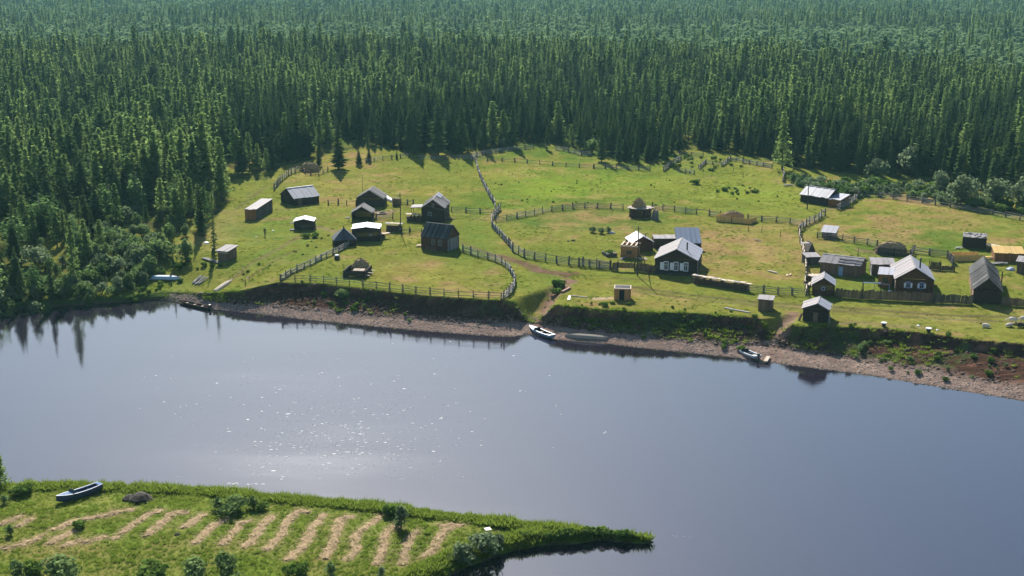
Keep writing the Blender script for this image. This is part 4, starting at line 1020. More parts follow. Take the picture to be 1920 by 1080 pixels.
for a, c, o in (((0, 0), (w, 0), 0), ((0, 3.2), (w, 3.2), 0), ((0, 0), (0, 3.2), .5), ((w, 0), (w, 3.2), .5)): log_wall(a, c, 2.2, 'log_dark', t, o)
slope((-.2, 3.5, 2.45), (w + .4, 0, 0), (0, -3.9, -.15), 'planks', 'board_grey', t, rag=.3)
for k in range(14):
    x_, y_ = random.uniform(0, w), random.uniform(0, 3); part('roof_stone', MB().tube((x_, y_, 2.42), (x_ + random.uniform(-.4, .4), y_ + .3, 2.6), random.uniform(.14, .28), random.uniform(.05, .2), 6), 'stone', t)
board_wall((-.16, 3.2), (-.16, 0), 2.0, 'board_pink', t, w=.3)
t, w = site('shed', 'brown shed with warm flat roof cut by the photo edge', 'shed', (1906, 512), (1945, 516))
mono(t, w, 3.4, 2.2, 2.4, 'board_brown', 'roof_warm', 'sheets', .3, logs=False)
t, w = site('board_crate', 'low pen of yellow new boards beside the yellow roofed hut', 'pen', (1789, 490), (1843, 489))
board_wall((0, 0), (w, 0), 1.3, 'board_yellow', t, w=.26); board_wall((0, 2.4), (0, 0), 1.3, 'board_yellow', t, w=.26); board_wall((w, 2.4), (0, 2.4), 1.3, 'board_yellow', t, w=.26)

# ------------------------------------------------------------------ fences
def world_line(pts):
    return [W(*p) for p in pts]
def resample(P, sp):
    seg = [(P[i + 1] - P[i]).length for i in range(len(P) - 1)]; tot = sum(seg); n = max(1, round(tot / sp)); out = []
    for k in range(n + 1):
        s = tot * k / n
        for i, l in enumerate(seg):
            if s <= l + 1e-6 or i == len(seg) - 1:
                out.append(P[i].lerp(P[i + 1], min(1, s / max(l, 1e-6)))); break
            s -= l
    return [Vector((p.x, p.y, gz(p.x, p.y))) for p in out]
def rail_fence(label, pts, h=1.25, rails=4, sp=3.2, mr='fence', mp='post', group='rail fences round the meadows', rr=.075, pr=.12, zig=0.0, name='rail_fence'):
    Q = resample(world_line(pts), sp); o0 = Q[0]
    t = thing(name, label, 'fence', o0, 0, group)
    for i, p in enumerate(Q):
        l = p - o0 + Vector((random.uniform(-.08, .08), random.uniform(-.08, .08) + (zig if i % 2 else -zig), 0)); Q[i] = l
        tp = l + Vector((random.uniform(-.1, .1), random.uniform(-.1, .1), h * random.uniform(1.0, 1.25)))
        pole('post', l - Vector((0, 0, .3)), tp, pr, mp, t)
        if random.random() < .5: pole('post', l + Vector((.16, .12, -.3)), tp + Vector((.13, .14, -.1)), pr * .8, mp, t)
    for i in range(len(Q) - 1):
        for k in range(rails):
            z = h * (k + .55) / rails
            d = (Q[i + 1] - Q[i]).normalized() * .25
            j = lambda: Vector((0, random.uniform(-.08, .08), z + random.uniform(-.09, .09)))
            if random.random() < .94: pole('rail', Q[i] - d + j(), Q[i + 1] + d + j(), rr * random.uniform(.8, 1.2), mr, t)
    return t
def board_fence(label, pts, h=1.5, w=.28, m='board_brown', group='board fences of the yards', sp=3.0):
    P = world_line(pts); Q = resample(P, w); o0 = Q[0]
    t = thing('board_fence', label, 'fence', o0, 0, group)
    for i in range(len(Q) - 1):
        a, c = Q[i] - o0, Q[i + 1] - o0; u = (c - a); u.z = 0
        board('fence_board', a + Vector((0, 0, .06)), u * .92, Vector((random.uniform(-.02, .02), 0, h * random.uniform(.88, 1.06))), Vector((0, -.03, 0)) if u.x > 0 else Vector((0, .03, 0)), m, t)
    S = resample(P, sp)
    for p in S: pole('post', p - o0 + Vector((0, .1, -.3)), p - o0 + Vector((0, .1, h * 1.15)), .09, 'post', t)
    for i in range(len(S) - 1):
        for z in (.35, h * .8): pole('rail', S[i] - o0 + Vector((0, .06, z)), S[i + 1] - o0 + Vector((0, .06, z)), .05, 'post', t)
    return t
RF = rail_fence
RF('short pale rail fence curving up to the haystack behind the big barn', [(514, 357), (522, 345), (532, 336), (544, 327), (562, 321)], 1.7, 5, 2.6, pr=.1)
RF('low pinkish rails around the haystack by the forest', [(568, 322), (574, 327), (596, 330), (614, 322)], 1.2, 3, 3.4, mr='board_pink')
RF('upper pasture fence below the forest grass strip', [(686, 305), (720, 300), (767, 294)], 1.2, 3, 3.4)
RF('short fence in the shade of the spruce clump', [(785, 298), (820, 299), (853, 298.5), (884, 297)], 1.2, 3, 4.0)
RF('tall diagonal pole fence dividing the left pasture from the big meadow', [(881, 299), (892, 304), (896, 322), (905, 345), (917, 368), (928, 386), (928, 395)], 1.5, 6, 2.6, zig=.2, rr=.095)
RF('lower run of the diagonal pole fence bending round the oval paddock', [(938, 393), (931, 401), (926, 409), (921, 413), (923, 428), (936, 441), (950, 457), (961, 471)], 1.5, 6, 2.4, zig=.2, rr=.095)
RF('dark rail fence along the lower side of the oval paddock', [(961, 471), (985, 483), (1010, 488), (1040, 493), (1070, 497), (1100, 500), (1145, 504)], 1.5, 5, 2.6)
RF('rail fence between the tall old log house and the diagonal fence', [(847, 397), (882, 399), (911, 400), (926, 401)], 1.1, 3, 3.5)
RF('rail fence along the upper side of the oval paddock to the hay topped log pile', [(930, 416), (963, 411), (992, 405), (1018, 399), (1038, 395), (1062, 393), (1084, 390), (1110, 390), (1142, 391), (1168, 393)], 1.25, 4, 2.9)
RF('rail fence from the hay topped log pile to the yellow boarded haystack', [(1222, 391), (1235, 393), (1265, 396), (1296, 401), (1328, 404), (1350, 407)], 1.25, 4, 3.1)
RF('rail fence between the yellow boarded haystack and the diagonal right-hand fence', [(1402, 413), (1422, 415), (1455, 417), (1482, 420), (1504, 424)], 1.25, 4, 3.1)
RF('upper run of the diagonal right-hand fence beside the barn', [(1622, 361), (1606, 373), (1590, 385), (1570, 394)], 1.5, 6, 2.4, zig=.25, rr=.10)
RF('middle run of the diagonal right-hand fence over the dry field corner', [(1546, 404), (1530, 414), (1516, 420), (1503, 429), (1497, 437)], 1.4, 5, 2.6, zig=.2, rr=.095)
RF('lower run of the diagonal right-hand fence down to the plank fence', [(1497, 437), (1501, 458), (1507, 477), (1510, 492), (1511, 515), (1509, 540), (1512, 553)], 1.5, 6, 2.3, zig=.25, rr=.085, mr='wood_pale')
RF('long fence between the dry right-hand field and the thicket', [(1619, 368), (1654, 371), (1692, 376), (1731, 381), (1762, 386), (1795, 391), (1822, 396), (1862, 403), (1901, 411), (1940, 418)], 1.35, 4, 3.6)
RF('pale zigzag rail fence at the top of the big meadow', [(884, 296), (905, 291), (928, 287), (950, 283.5), (975, 281), (1000, 279)], 1.3, 5, 3.0, zig=.2, rr=.095)
RF('pale zigzag fence run right of the meadow gap', [(1043, 281), (1060, 284), (1073, 288), (1090, 291), (1108, 293)], 1.3, 5, 3.0, zig=.2, rr=.095)
RF('thin lower fence crossing the top of the big meadow', [(890, 300), (912, 302), (953, 303), (995, 307), (1037, 311), (1080, 314), (1112, 316)], 1.1, 3, 4.2, rr=.06)
RF('double rail fence under the bushy spruces', [(1114, 316), (1140, 316.5), (1165, 318), (1190, 319), (1218, 320)], 1.3, 5, 3.0, rr=.07)
RF('pale fence up the near end of the garden plot', [(1244, 321), (1254, 313), (1266, 305), (1276, 299)], 1.3, 5, 2.6, rr=.095)
RF('pale rail along the forest end of the garden plot', [(1274, 291), (1295, 292), (1318, 294)], 1.2, 3, 3.4, rr=.07)
RF('low fence along the meadow edge of the garden plot', [(1271, 322), (1288, 325), (1301, 327)], 1.1, 4, 2.6)
RF('short slanting fence piece inside the garden plot', [(1311, 317), (1322, 307), (1323, 305)], 1.1, 4, 2.2, rr=.095)
RF('rails across the middle of the garden plot', [(1322, 307), (1338, 309), (1353, 310)], 1.0, 3, 3.0)
RF('short slanting fence at the far corner of the garden plot', [(1353, 312), (1362, 306), (1369, 301)], 1.2, 4, 2.4, rr=.095)
RF('tumbled rail fence between garden plot and forest edge', [(1369, 301), (1390, 305), (1412, 309), (1428, 312), (1447, 315)], 1.2, 5, 2.8, zig=.3, rr=.095)
RF('short weathered fence beside the metal roofed barn thicket', [(1468, 322), (1470, 331), (1468, 342)], 1.4, 5, 2.2, zig=.2, rr=.10)
RF('rail fence behind the small tilted roof hut', [(1533, 447), (1560, 450), (1593, 455), (1622, 458), (1645, 463)], 1.3, 4, 2.9)
RF('rail fence right of the hay pen behind the white roofed house', [(1712, 474), (1744, 479), (1777, 482)], 1.3, 5, 2.8)
RF('riverside rail fence on the lip of the bare bank', [(526, 527.5), (554, 527.5), (588, 528), (624, 531), (665, 536), (708, 541), (730, 543), (753, 546), (793, 551), (830, 554), (857, 557), (893, 559), (920, 560), (945, 561)], 1.2, 3, 2.7, rr=.06, pr=.085)
RF('heavy stacked pole fence rising from the bank to the pointed cellar', [(526, 526), (545, 514), (562, 506), (582, 497), (600, 488), (620, 478), (640, 469), (657, 460), (670, 452)], 1.1, 4, 2.5, rr=.105)
RF('rail fence down the open side of the lower pasture', [(868, 472), (893, 480), (925, 488), (942, 496), (955, 508), (964, 522), (966, 535), (960, 548), (945, 561)], 1.3, 4, 2.7, rr=.10)
RF('three rail gate panel beside the open log shelter', [(705, 411), (722, 411.5), (737, 411)], 1.4, 4, 2.6)
RF('gate panel by the foot of the power pole', [(752, 437), (767, 437.5)], 1.3, 4, 1.8)
RF('rail from the gate panel to the streaked roof house', [(768, 434), (790, 434.5)], .7, 2, 3.0)
RF('dark rail panel behind the power pole', [(752, 383), (763, 383.5), (775, 383.5)], 1.2, 4, 1.6)
RF('row of thick posts with thin rails beside the big barn', [(615, 384), (630, 383), (650, 385), (661, 385), (668, 386)], 1.2, 2, 2.2, rr=.035, pr=.14)
RF('rail fence right of the long firewood stack', [(1405, 547), (1420, 548), (1440, 550), (1467, 553), (1490, 553), (1512, 555)], 1.3, 4, 2.7)
RF('rail fence at the gate of the white windowed house', [(1086, 499), (1103, 500.5), (1125, 503), (1143, 505)], 1.4, 5, 2.2)
RF('bundle of white slanting poles closing the riverside fence corner', [(940, 561), (950, 551), (962, 538)], 1.0, 4, 1.8, mr='wood_pale', rr=.06)
board_fence('brown board fence with a gap left of the white windowed house', [(1146, 506), (1158, 507.5)], 1.5)
board_fence('brown board fence joining the white windowed house', [(1190, 508), (1210, 510.5), (1228, 513)], 1.6)
part_t = thing('gate', 'wide board gate hung high over a sunny gap in the brown fence', 'gate', W(1158.5, 507.5))
_o = W(1158.5, 507.5); _e = W(1190, 508.5) - _o
for k in range(12): board('fence_board', _e * (k / 12) + Vector((0, 0, .55)), _e * (.92 / 12), Vector((0, 0, random.uniform(.95, 1.05))), Vector((0, -.04, 0)), 'board_brown', part_t)
for z in (.7, 1.35): pole('rail', Vector((0, .05, z)), _e + Vector((0, .05, z)), .05, 'post', part_t)
for k in (0, 1): pole('post', _e * k - Vector((0, 0, .3)), _e * k + Vector((0, 0, 1.9)), .13, 'post', part_t)
board_fence('brown board fence from the corner hut to the tall gate post', [(1564, 556.5), (1590, 559), (1614, 561)], 1.55, m='board_brown')
board_fence('brown board fence in front of the white roofed house', [(1618, 561), (1650, 562.5), (1680, 564), (1720, 566), (1750, 567.5)], 1.6, m='board_brown')
board_fence('nearly black board fence between white roofed house and plank barn', [(1751, 568), (1775, 569), (1800, 570), (1823, 571)], 1.5, m='board_dark')
board_fence('brown board fence right of the plank barn', [(1877, 572), (1900, 574), (1935, 576)], 1.4, m='board_brown')
board_fence('dark board fence behind the white roofed house', [(1742, 505), (1763, 506.5)], 1.5, m='board_dark')
board_fence('low dark rail of boards between yard fence and plank barn', [(1764, 507), (1790, 508.5)], .9, m='board_dark')
board_fence('leaning pale boards beside the plank barn roof', [(1776, 485), (1783, 492), (1787, 499)], 1.5, m='board_grey', w=.4)
pp = thing('gate_post', 'tall dark gate frame with long blue crossbar in the yard fence', 'gate frame', W(1616, 560))
_q = W(1650, 561) - W(1616, 560)
pole('post', (0, 0, -.3), (0, 0, 2.9), .13, 'post', pp); pole('post', _q + Vector((0, 0, -.3)), _q + Vector((0, 0, 2.8)), .1, 'post', pp); board('crossbar', (0, -.1, 2.75), _q, Vector((0, .16, 0)), Vector((0, 0, .14)), 'bluepaint', pp)
# ------------------------------------------------------------------ hay, wood stacks, poles
def mound(w, d, h, seed, jag=.12, n=22, power=.6):
    g = np.random.default_rng(seed); V = []; F = []; rings = 9
    for k in range(rings):
        t = k / (rings - 1); rr = (1 - t ** 2.2) ** power if k < rings - 1 else .02
        for i in range(n):
            a = 2 * math.pi * i / n; j = 1 + g.normal(0, jag) * (.3 + .5 * (1 - t))
            V.append((math.cos(a) * w / 2 * rr * j, math.sin(a) * d / 2 * rr * j, h * t * (1 + g.normal(0, .03))))
    for k in range(rings - 1):
        for i in range(n): F.append((k * n + i, k * n + (i + 1) % n, (k + 1) * n + (i + 1) % n, (k + 1) * n + i))
    F.append(tuple((rings - 1) * n + i for i in range(n)))
    b = MB(); b.add(V, F); return b
def straws(w, d, h, seed, n=160):
    g = np.random.default_rng(seed); T = []
    for i in range(n):
        a = g.uniform(0, 6.28); t = g.uniform(0, .95); rr = (1 - t ** 2.2) ** .6
        c = np.array((math.cos(a) * w / 2 * rr, math.sin(a) * d / 2 * rr, h * t)); u = g.normal(0, 1, 3); u[2] -= .4; u /= np.linalg.norm(u); s = np.cross(u, g.normal(0, 1, 3)); s /= np.linalg.norm(s)
        T += [c - u * .1, c + s * .09, c + u * g.uniform(.25, .5)]
    return T
def haystack(label, px_, py_, w, d, h, seed, rz=0.0, m='hay', back=0.0, power=.6, up=0.0):
    p = W(px_, py_); t = thing('haystack', label, 'haystack', (p.x, p.y + back, gz(p.x, p.y + back) - .05 + up), rz, 'haystacks of the village')
    part('hay_mound', mound(w, d, h, seed, power=power), m, t); link('loose_straw', tri_mesh('loose_straw', straws(w, d, h, seed), m), t, kind='stuff'); return t
haystack('loaf shaped haystack by the forest with pink rails in front', 580, 322, 5.4, 3.2, 2.5, 1, back=1.2, power=.42)
haystack('light tan haystack inside the dark log pen of the lower pasture', 676, 512, 3.6, 3.2, 2.7, 2, back=.8, m='hay_dry')
haystack('dark pointed hay cone on top of the split log pile', 1199, 408.5, 3.0, 2.8, 2.0, 3, back=1.9, power=.9, up=2.25)
haystack('long low haystack behind new yellow boards', 1376, 415, 5.4, 2.6, 2.1, 4, back=2.0, m='hay_dry')
haystack('big golden haystack in the dark railed pen', 1677, 479, 6.2, 3.0, 2.35, 5, rz=-.1, back=2.5, m='hay_dry', power=.5)

t, w = site('hay_pen', 'black log pen around the light tan haystack', 'pen', (645, 520), (684, 521.5))
log_wall((0, 0), (w, 0), 1.25, 'log_dark', t); log_wall((0, 0), (0, 4.6), 1.25, 'log_dark', t, .5); log_wall((w, 0), (w, 4.6), 1.25, 'log_dark', t, .5); log_wall((0, 4.6), (w, 4.6), 1.25, 'log_dark', t)
for k in range(7): board('top_board', (w * .42 + k * .3, .1, 1.32), Vector((.22, 0, 0)), Vector((.15, 1.1, .3)), Vector((0, 0, .06)), 'wood_pale', t)
for k in range(4): board('top_board', (w + .15 + .1 * k, .2 + .9 * k, .5 + .3 * (k % 2)), Vector((.7, 0, -.1)), Vector((0, .25, 0)), Vector((0, 0, .08)), 'wood_pale', t)
pole('leaning_pole', (-.5, -.5, 0), (-.1, 3.5, 1.7), .07, 'fence', t)
t, w = site('hay_pen', 'pen of new yellow upright boards in front of the long low haystack', 'pen', (1343.5, 415), (1406, 420.5))
board_wall((0, 0), (w, 0), 1.35, 'board_yellow', t, w=.3); board_wall((w, 0), (w + .3, 3.4), 1.35, 'board_yellow', t, w=.3); board_wall((0, 3.4), (0, 0), 1.35, 'board_yellow', t, w=.3)
for x_ in (0, w * .45, w): pole('post', (x_, -.1, -.2), (x_, -.1, 2.0 if x_ != w * .45 else 1.6), .09, 'post' if x_ == w * .45 else 'board_yellow', t)
t, w = site('hay_pen', 'dark railed pen round the big golden haystack', 'pen', (1647, 477.5), (1706, 482.5))
for k in range(6):
    pole('rail', (-.2, 0, .15 + .25 * k), (w + .2, 0, .15 + .25 * k), .13, 'board_dark', t); pole('rail', (0, -.1, .2 + .24 * k), (0, 4.6, .2 + .24 * k), .08, 'post', t); pole('rail', (w, -.1, .2 + .24 * k), (w, 4.6, .2 + .24 * k), .08, 'post', t)
for x_ in (0, w * .5, w): pole('post', (x_, -.1, -.2), (x_, -.1, 1.8), .1, 'post', t)
for k in range(4): pole('leaning_pole', (w + .3 - .2 * k, -.9 + .1 * k, 0), (w + .5 + .1 * k, 1.4, 2.3), .07, 'wood_pale' if k < 2 else 'post', t)
for k in range(2): pole('leaning_pole', (-.7, .3 + .3 * k, 0), (.1, .8, 2.2), .08, 'wood_pale' if k == 0 else 'post', t)

def firewood(label, A, B, dep, h, top=True, seed=1, group='firewood stacks', d=.24):
    t, w = site('firewood_stack', label, 'firewood', A, B, group)
    rr = random.Random(seed); b = MB(); n = int(w / d); m_ = int(h / d)
    for i in range(n):
        for k in range(m_ + rr.choice((0, 0, 1))):
            x_ = (i + .5 + .5 * (k % 2)) * d + rr.uniform(-.02, .02); z_ = (k + .5) * d * .92
            b.tube((x_, rr.uniform(-.06, .06), z_), (x_ + rr.uniform(-.02, .02), dep + rr.uniform(-.06, .06), z_), d * .5 * rr.uniform(.8, 1.02), n=6)
    part('split_log', b, 'firewood', t, kind='stuff')
    if top:
        k = 0; x_ = -.1
        while x_ < w:
            ww = rr.uniform(.5, 1.3); k += 1
            board('cover_board', (x_, -.15 + rr.uniform(-.12, .12), h + .14 + rr.uniform(0, .08)), Vector((ww, 0, rr.uniform(-.06, .06))), Vector((0, dep * rr.uniform(.8, 1.1), rr.uniform(-.1, .1))), Vector((0, 0, .06)), 'wood_pale' if rr.random() < .7 else 'roof_warm', t); x_ += ww * .95
    return t
firewood('long firewood wall with pale board top beside the white windowed house', (1298, 531), (1400, 546.5), .9, 1.35)
firewood('firewood stack with pale top boards at the foot of the power pole', (723, 433.5), (751, 435), 1.2, 1.6, seed=2)
firewood('firewood pile in front of the tall old log house', (761.5, 415), (790, 416), 1.3, 1.4, seed=3)
firewood('small firewood heap at the wall of the two part roof hut', (712, 449), (724, 447), 1.2, .9, seed=4)
firewood('stubby stack of short logs between the two weathered houses', (736, 386), (750, 386), 1.5, 2.0, top=False, seed=5)
firewood('scatter of stacked cut logs beside the dark log store', (1849, 470), (1866, 471), 1.0, 1.0, seed=6)
firewood('pale ended log pile along the lower diagonal fence', (1513, 524), (1522, 529), 3.0, .8, seed=7)
t, w = site('log_pile', 'drum shaped pile of split logs roofed with pale boards under the hay cone', 'log pile', (1178, 408.5), (1221, 409.5))
b = MB(); rr = random.Random(4)
for k in range(9):
    for i in range(30):
        a = i * 2 * math.pi / 30 + .1 * (k % 2); c = Vector((w / 2 + math.cos(a) * w * .47, 1.9 + math.sin(a) * 1.8, .12 + k * .21)); q = Vector((w / 2 + math.cos(a) * w * .25, 1.9 + math.sin(a) * .9, .12 + k * .21))
        b.tube(q, c + (c - q) * rr.uniform(-.1, .2), .1, .12, 6)
part('split_log', b, 'firewood', t, kind='stuff')
for i in range(16):
    a = i * 2 * math.pi / 16; u = Vector((math.cos(a) * w * .52, math.sin(a) * 2.1, -.28)); s_ = Vector((-math.sin(a), math.cos(a), 0))
    board('cover_board', Vector((w / 2, 1.9, 2.32)) + u * .3 - s_ * .35, s_ * .72, u * rr.uniform(.72, .85), Vector((0, 0, .07)), 'wood_pale' if i % 3 else 'roof_warm', t)
t = thing('pole_bundle', 'upright bundle of grey slabs standing beside the hay topped log pile', 'wood bundle', W(1228, 412))
for k in range(26):
    a = rr.uniform(0, 6.28); q = rr.uniform(.2, .85); pole('slab', (math.cos(a) * q, math.sin(a) * q, -.05), (math.cos(a) * q * .75, math.sin(a) * q * .75, rr.uniform(1.7, 2.3)), .13, 'board_grey' if k % 4 else 'wood_pale', t)

def util_pole(label, px_, py_, hpx, arm=True, r=.13, lean=0.0, prop=None, group=None):
    p = W(px_, py_); h = hpx / scale_at(p) * 1.03
    t = thing('power_pole', label, 'pole', p, 0, group)
    pole('shaft', (0, 0, -.4), (lean, 0, h), r, 'post', t, 0)
    if arm:
        a = pole('crossarm', (-.7 + lean, -.12, h - .5), (.7 + lean, -.12, h - .45), .06, 'post', t, 1)
        for x_ in (-.6, .6): part('insulator', MB().tube((lean + x_, -.12, h - .42), (lean + x_, -.12, h - .2), .06, .04, 6), 'white', t)
    if prop: pole('brace', (prop, -.4, -.2), (lean, 0, h * .7), .1, 'post', t, 2)
    return t, p, h
t1, p1, h1 = util_pole('tall power pole between the pale roofed hut and the tall old house', 751.5, 436.5, 74)
t2, p2, h2 = util_pole('power pole in front of the metal roofed barn', 1513.5, 392.5, 48)
t3, p3, h3 = util_pole('power pole with slanting brace by the brown board fence', 1195, 517, 92, prop=2.2)
t4, p4, h4 = util_pole('leaning yard pole right of the plank barn', 1877, 537, 28, arm=False)
util_pole('thin bare mast rising behind the small weathered log house', 680, 358, 28, arm=False, r=.06)
util_pole('thin mast behind the patched white roof', 1608, 489, 26, arm=False, r=.06)
util_pole('thin pole beside the white roofed house fence', 1618, 546, 22, arm=False, r=.06)
def wire(label, a, b, sag=.5):
    p = Vector(a); n = 12; mb = MB(); pts = []
    for i in range(n + 1):
        t = i / n; q = Vector(a).lerp(Vector(b), t); q.z -= sag * 4 * t * (1 - t); pts.append(q - p)
    for i in range(n): mb.tube(pts[i], pts[i + 1], .018, n=4, caps=False)
    o = link('power_wire', mb.mesh('power_wire', 'fence')); o.location = p
    return tag(o, label, 'wire', 'power wires')
wire('upper sagging wire from the tall pole past the streaked plank roof', p1 + Vector((.6, -.1, h1 - .25)), p3 + Vector((-.6, -.1, h3 - .3)), 2.2)
wire('lower sagging wire from the tall pole past the streaked plank roof', p1 + Vector((-.6, -.1, h1 - .6)), p3 + Vector((.6, -.1, h3 - .6)), 2.6)
for k, (x_, y_, hh) in enumerate([(1403, 434, 12), (1428, 437, 14), (1463, 443, 14), (1375, 322, 14), (1393, 333, 10)]):
    p = W(x_, y_); o = thing('stake', ['short stake at the corner below the yellow boarded haystack', 'lone stake in the dry paddock', 'lone stake closest to the diagonal right-hand fence', 'thick stake in the garden plot corner', 'stake standing free in front of the garden plot'][k], 'stake', p, 0, 'stakes in the fields')
    pole('shaft', (0, 0, -.3), (.05, 0, hh / scale_at(p)), .07, 'post', o)
t = thing('hitching_rail', 'little hitching rail of two posts and a crossbar above the dugout', 'rail', W(460.5, 534.5))
_q = W(467.5, 528) - W(460.5, 534.5); pole('post', (0, 0, -.3), (0, 0, 1.2), .07, 'post', t); pole('post', _q + Vector((0, 0, -.3)), _q + Vector((0, 0, 1.1)), .07, 'post', t); pole('crossbar', (0, 0, 1.15), _q + Vector((0, 0, 1.05)), .06, 'fence', t)

# ------------------------------------------------------------------ boats
def hull(L_, beam, dep, bow=.35, stern=.8, rocker=.12, n=13, flat=.6, bowl=1.8):
    """sections of a boat lying along +x (bow), keel at z=0"""
    S = []
    for i in range(n):
        t = i / (n - 1)
        f = (stern + (1 - stern) * sstep(0, .35, t)) * (1 - max(0, (t - bowl / 3) / (1 - bowl / 3)) ** 2.0)
        f = max(float(f), .02); bb = beam / 2 * f
        k = rocker * (2 * t - 1) ** 2 * dep * 2 + (max(0, t - .8) / .2) ** 2 * dep * bow
        sh_ = dep * (1 + .25 * (2 * t - 1) ** 2 + .15 * t)
        x_ = L_ * (t - .5)
        S.append([(x_, bb, sh_), (x_, bb * .96, k + (sh_ - k) * .5), (x_, bb * flat, k + .03), (x_, 0, k), (x_, -bb * flat, k + .03), (x_, -bb * .96, k + (sh_ - k) * .5), (x_, -bb, sh_)])
    return S
def loft(S, cap=True, inset=0.0):
    b = MB(); n = len(S[0]); V = [p for s in S for p in s]; F = []
    for i in range(len(S) - 1):
        for j in range(n - 1): F.append((i * n + j, i * n + j + 1, (i + 1) * n + j + 1, (i + 1) * n + j))
    if cap: F.append(tuple(range(n - 1, -1, -1))); F.append(tuple((len(S) - 1) * n + j for j in range(n)))
    b.add(V, F); return b
def place_between(name, label, cat, bow_px, stern_px, z=None, group=None):
    a, s = W(*bow_px), W(*stern_px); L_ = math.hypot(a.x - s.x, a.y - s.y)
    c = (a + s) / 2
    zz = z if z is not None else gz(c.x, c.y)
    t = thing(name, label, cat, (c.x, c.y, zz), math.atan2(a.y - s.y, a.x - s.x), group)
    pitch = -math.atan2((gz(a.x, a.y) - gz(s.x, s.y)), L_) if z is None else 0
    t.rotation_euler = (0, pitch, t.rotation_euler[2])
    return t, L_
def overturned(name, label, bow_px, stern_px, beam, dep, m, z=None, group=None, keel='board_grey', flat=.6):
    t, L_ = place_between(name, label, 'boat', bow_px, stern_px, z, group)
    S = [[(x_, y_, dep * 1.25 - z_) for x_, y_, z_ in s][::-1] for s in hull(L_, beam, dep, flat=flat)]
    h_ = part('hull', loft(S), m, t); h_.data.polygons.foreach_set('use_smooth', [True] * len(h_.data.polygons))
    b = MB(); C = [s[3] for s in S]
    for i in range(len(C) - 1): b.tube(Vector(C[i]) + Vector((0, 0, .01)), Vector(C[i + 1]) + Vector((0, 0, .01)), .035, n=4)
    part('keel', b, keel, t)
    for sd in (0, 6):
        b = MB()
        for i in range(len(S) - 1): b.tube(S[i][sd], S[i + 1][sd], .035, n=4)
        part('gunwale', b, keel, t)
    return t
def open_boat(name, label, bow_px, stern_px, beam, dep, m, inside, deck=None, seats=2, z=None, group=None, motor=True, gun=None, stern=.85):
    t, L_ = place_between(name, label, 'boat', bow_px, stern_px, z, group)
    S = hull(L_, beam, dep, stern=stern); part('hull', loft(S), m, t)
    I = [[(x_, y_ * .93, z_ + (.05 if abs(y_) < 1e-3 or i_ in (2, 3, 4) else 0)) for i_, (x_, y_, z_) in enumerate(s)] for s in S]
    bb = loft(I, cap=False); bb.f = [f[::-1] for f in bb.f]; part('inner_hull', bb, inside, t)
    for sd in (0, 6):
        b = MB()
        for i in range(len(S) - 1): b.tube(S[i][sd], S[i + 1][sd], .045, n=5)
        part('gunwale', b, gun or m, t)
    tr = S[0]; part('transom', MB().poly_prism([Vector(p) * 1 for p in tr], (.06, 0, 0)), gun or m, t)
    if deck:
        def strip(i0, i1, mm, nm, lift=.03):
            b = MB()
            for i in range(i0, i1):
                p, q, r_, s_ = [Vector(v) + Vector((0, 0, lift)) for v in (S[i][0], S[i + 1][0], S[i + 1][6], S[i][6])]
                b.poly_prism([p, s_, r_, q], (0, 0, -.04))
            part(nm, b, mm, t)
        strip(8, 12, deck, 'foredeck'); strip(0, 1, deck, 'afterdeck')
        for sd in (0, 6):
            b = MB()
            for i in range(1, 8):
                p, q = Vector(S[i][sd]), Vector(S[i + 1][sd]); k = -1 if sd == 0 else 1
                b.poly_prism([p + Vector((0, 0, .03)), q + Vector((0, 0, .03)), q + Vector((0, k * .16, .03)), p + Vector((0, k * .16, .03))], (0, 0, -.04))
            part('side_deck', b, deck, t)
        part('windscreen', MB().poly_prism([S[8][0], S[8][6], (S[8][6][0] - .25, S[8][6][1] * .9, S[8][6][2] + .35), (S[8][0][0] - .25, S[8][0][1] * .9, S[8][0][2] + .35)], (.03, 0, .01)), 'glass', t)
    for k in range(seats):
        i = 3 + k * 3; x_, y_, z_ = S[i][0]; part('seat', MB().box(x_ - .14, -y_ * .9, z_ * .62, x_ + .14, y_ * .9, z_ * .62 + .05), 'wood_pale', t)
    if motor:
        x_ = S[0][0][0]; z_ = S[0][0][2]
        mo = part('outboard_motor', MB().box(x_ - .32, -.16, z_ + .02, x_ + .04, .16, z_ + .42), 'iron', t); part('motor_leg', MB().box(x_ - .24, -.06, z_ - .75, x_ - .12, .06, z_ + .02), 'iron', mo)
    return t
overturned('rowing_boat', 'pale blue boat lying upside down in the rank grass', (339, 523), (278, 522), 1.5, .55, 'paleblue')
overturned('dugout_boat', 'long cream dugout upside down on the slope by the landing', (435, 525.5), (402, 552), .95, .42, 'wood_pale')
overturned('rowing_boat', 'grey wooden boat upside down at the water edge by the motorboat', (1059.5, 631), (1137.5, 635.5), 1.35, .5, 'old_wood', z=.18)
overturned('rowing_boat', 'white upturned boat leaning behind the small weathered log house', (737, 380), (720, 369), 1.1, .5, 'white')
open_boat('rowing_boat', 'dark hulled boat with pale blue deck lying on the mown spit', (106, 946), (189, 919), 1.2, .75, 'shaded_blue', 'shaded_blue', deck='deck_blue', gun='shaded_blue', motor=False)
open_boat('river_boat', 'long black river boat with motor half drawn onto the gravel', (337, 568), (393, 583), 1.15, .42, 'log_dark', 'log_dark', seats=3, z=.0, gun='board_brown')
open_boat('motorboat', 'blue hulled motorboat with white foredeck beside the grey upturned boat', (992.5, 615), (1036, 637), 1.4, .5, 'bluepaint', 'iron', deck='boat_white', z=.12, gun='bluepaint', motor=False)
open_boat('motorboat', 'white motorboat beached below the small brown shed', (1383.5, 652.5), (1421, 675), 1.55, .5, 'boat_white', 'paleblue', deck='boat_white', z=.12, gun='boat_white')

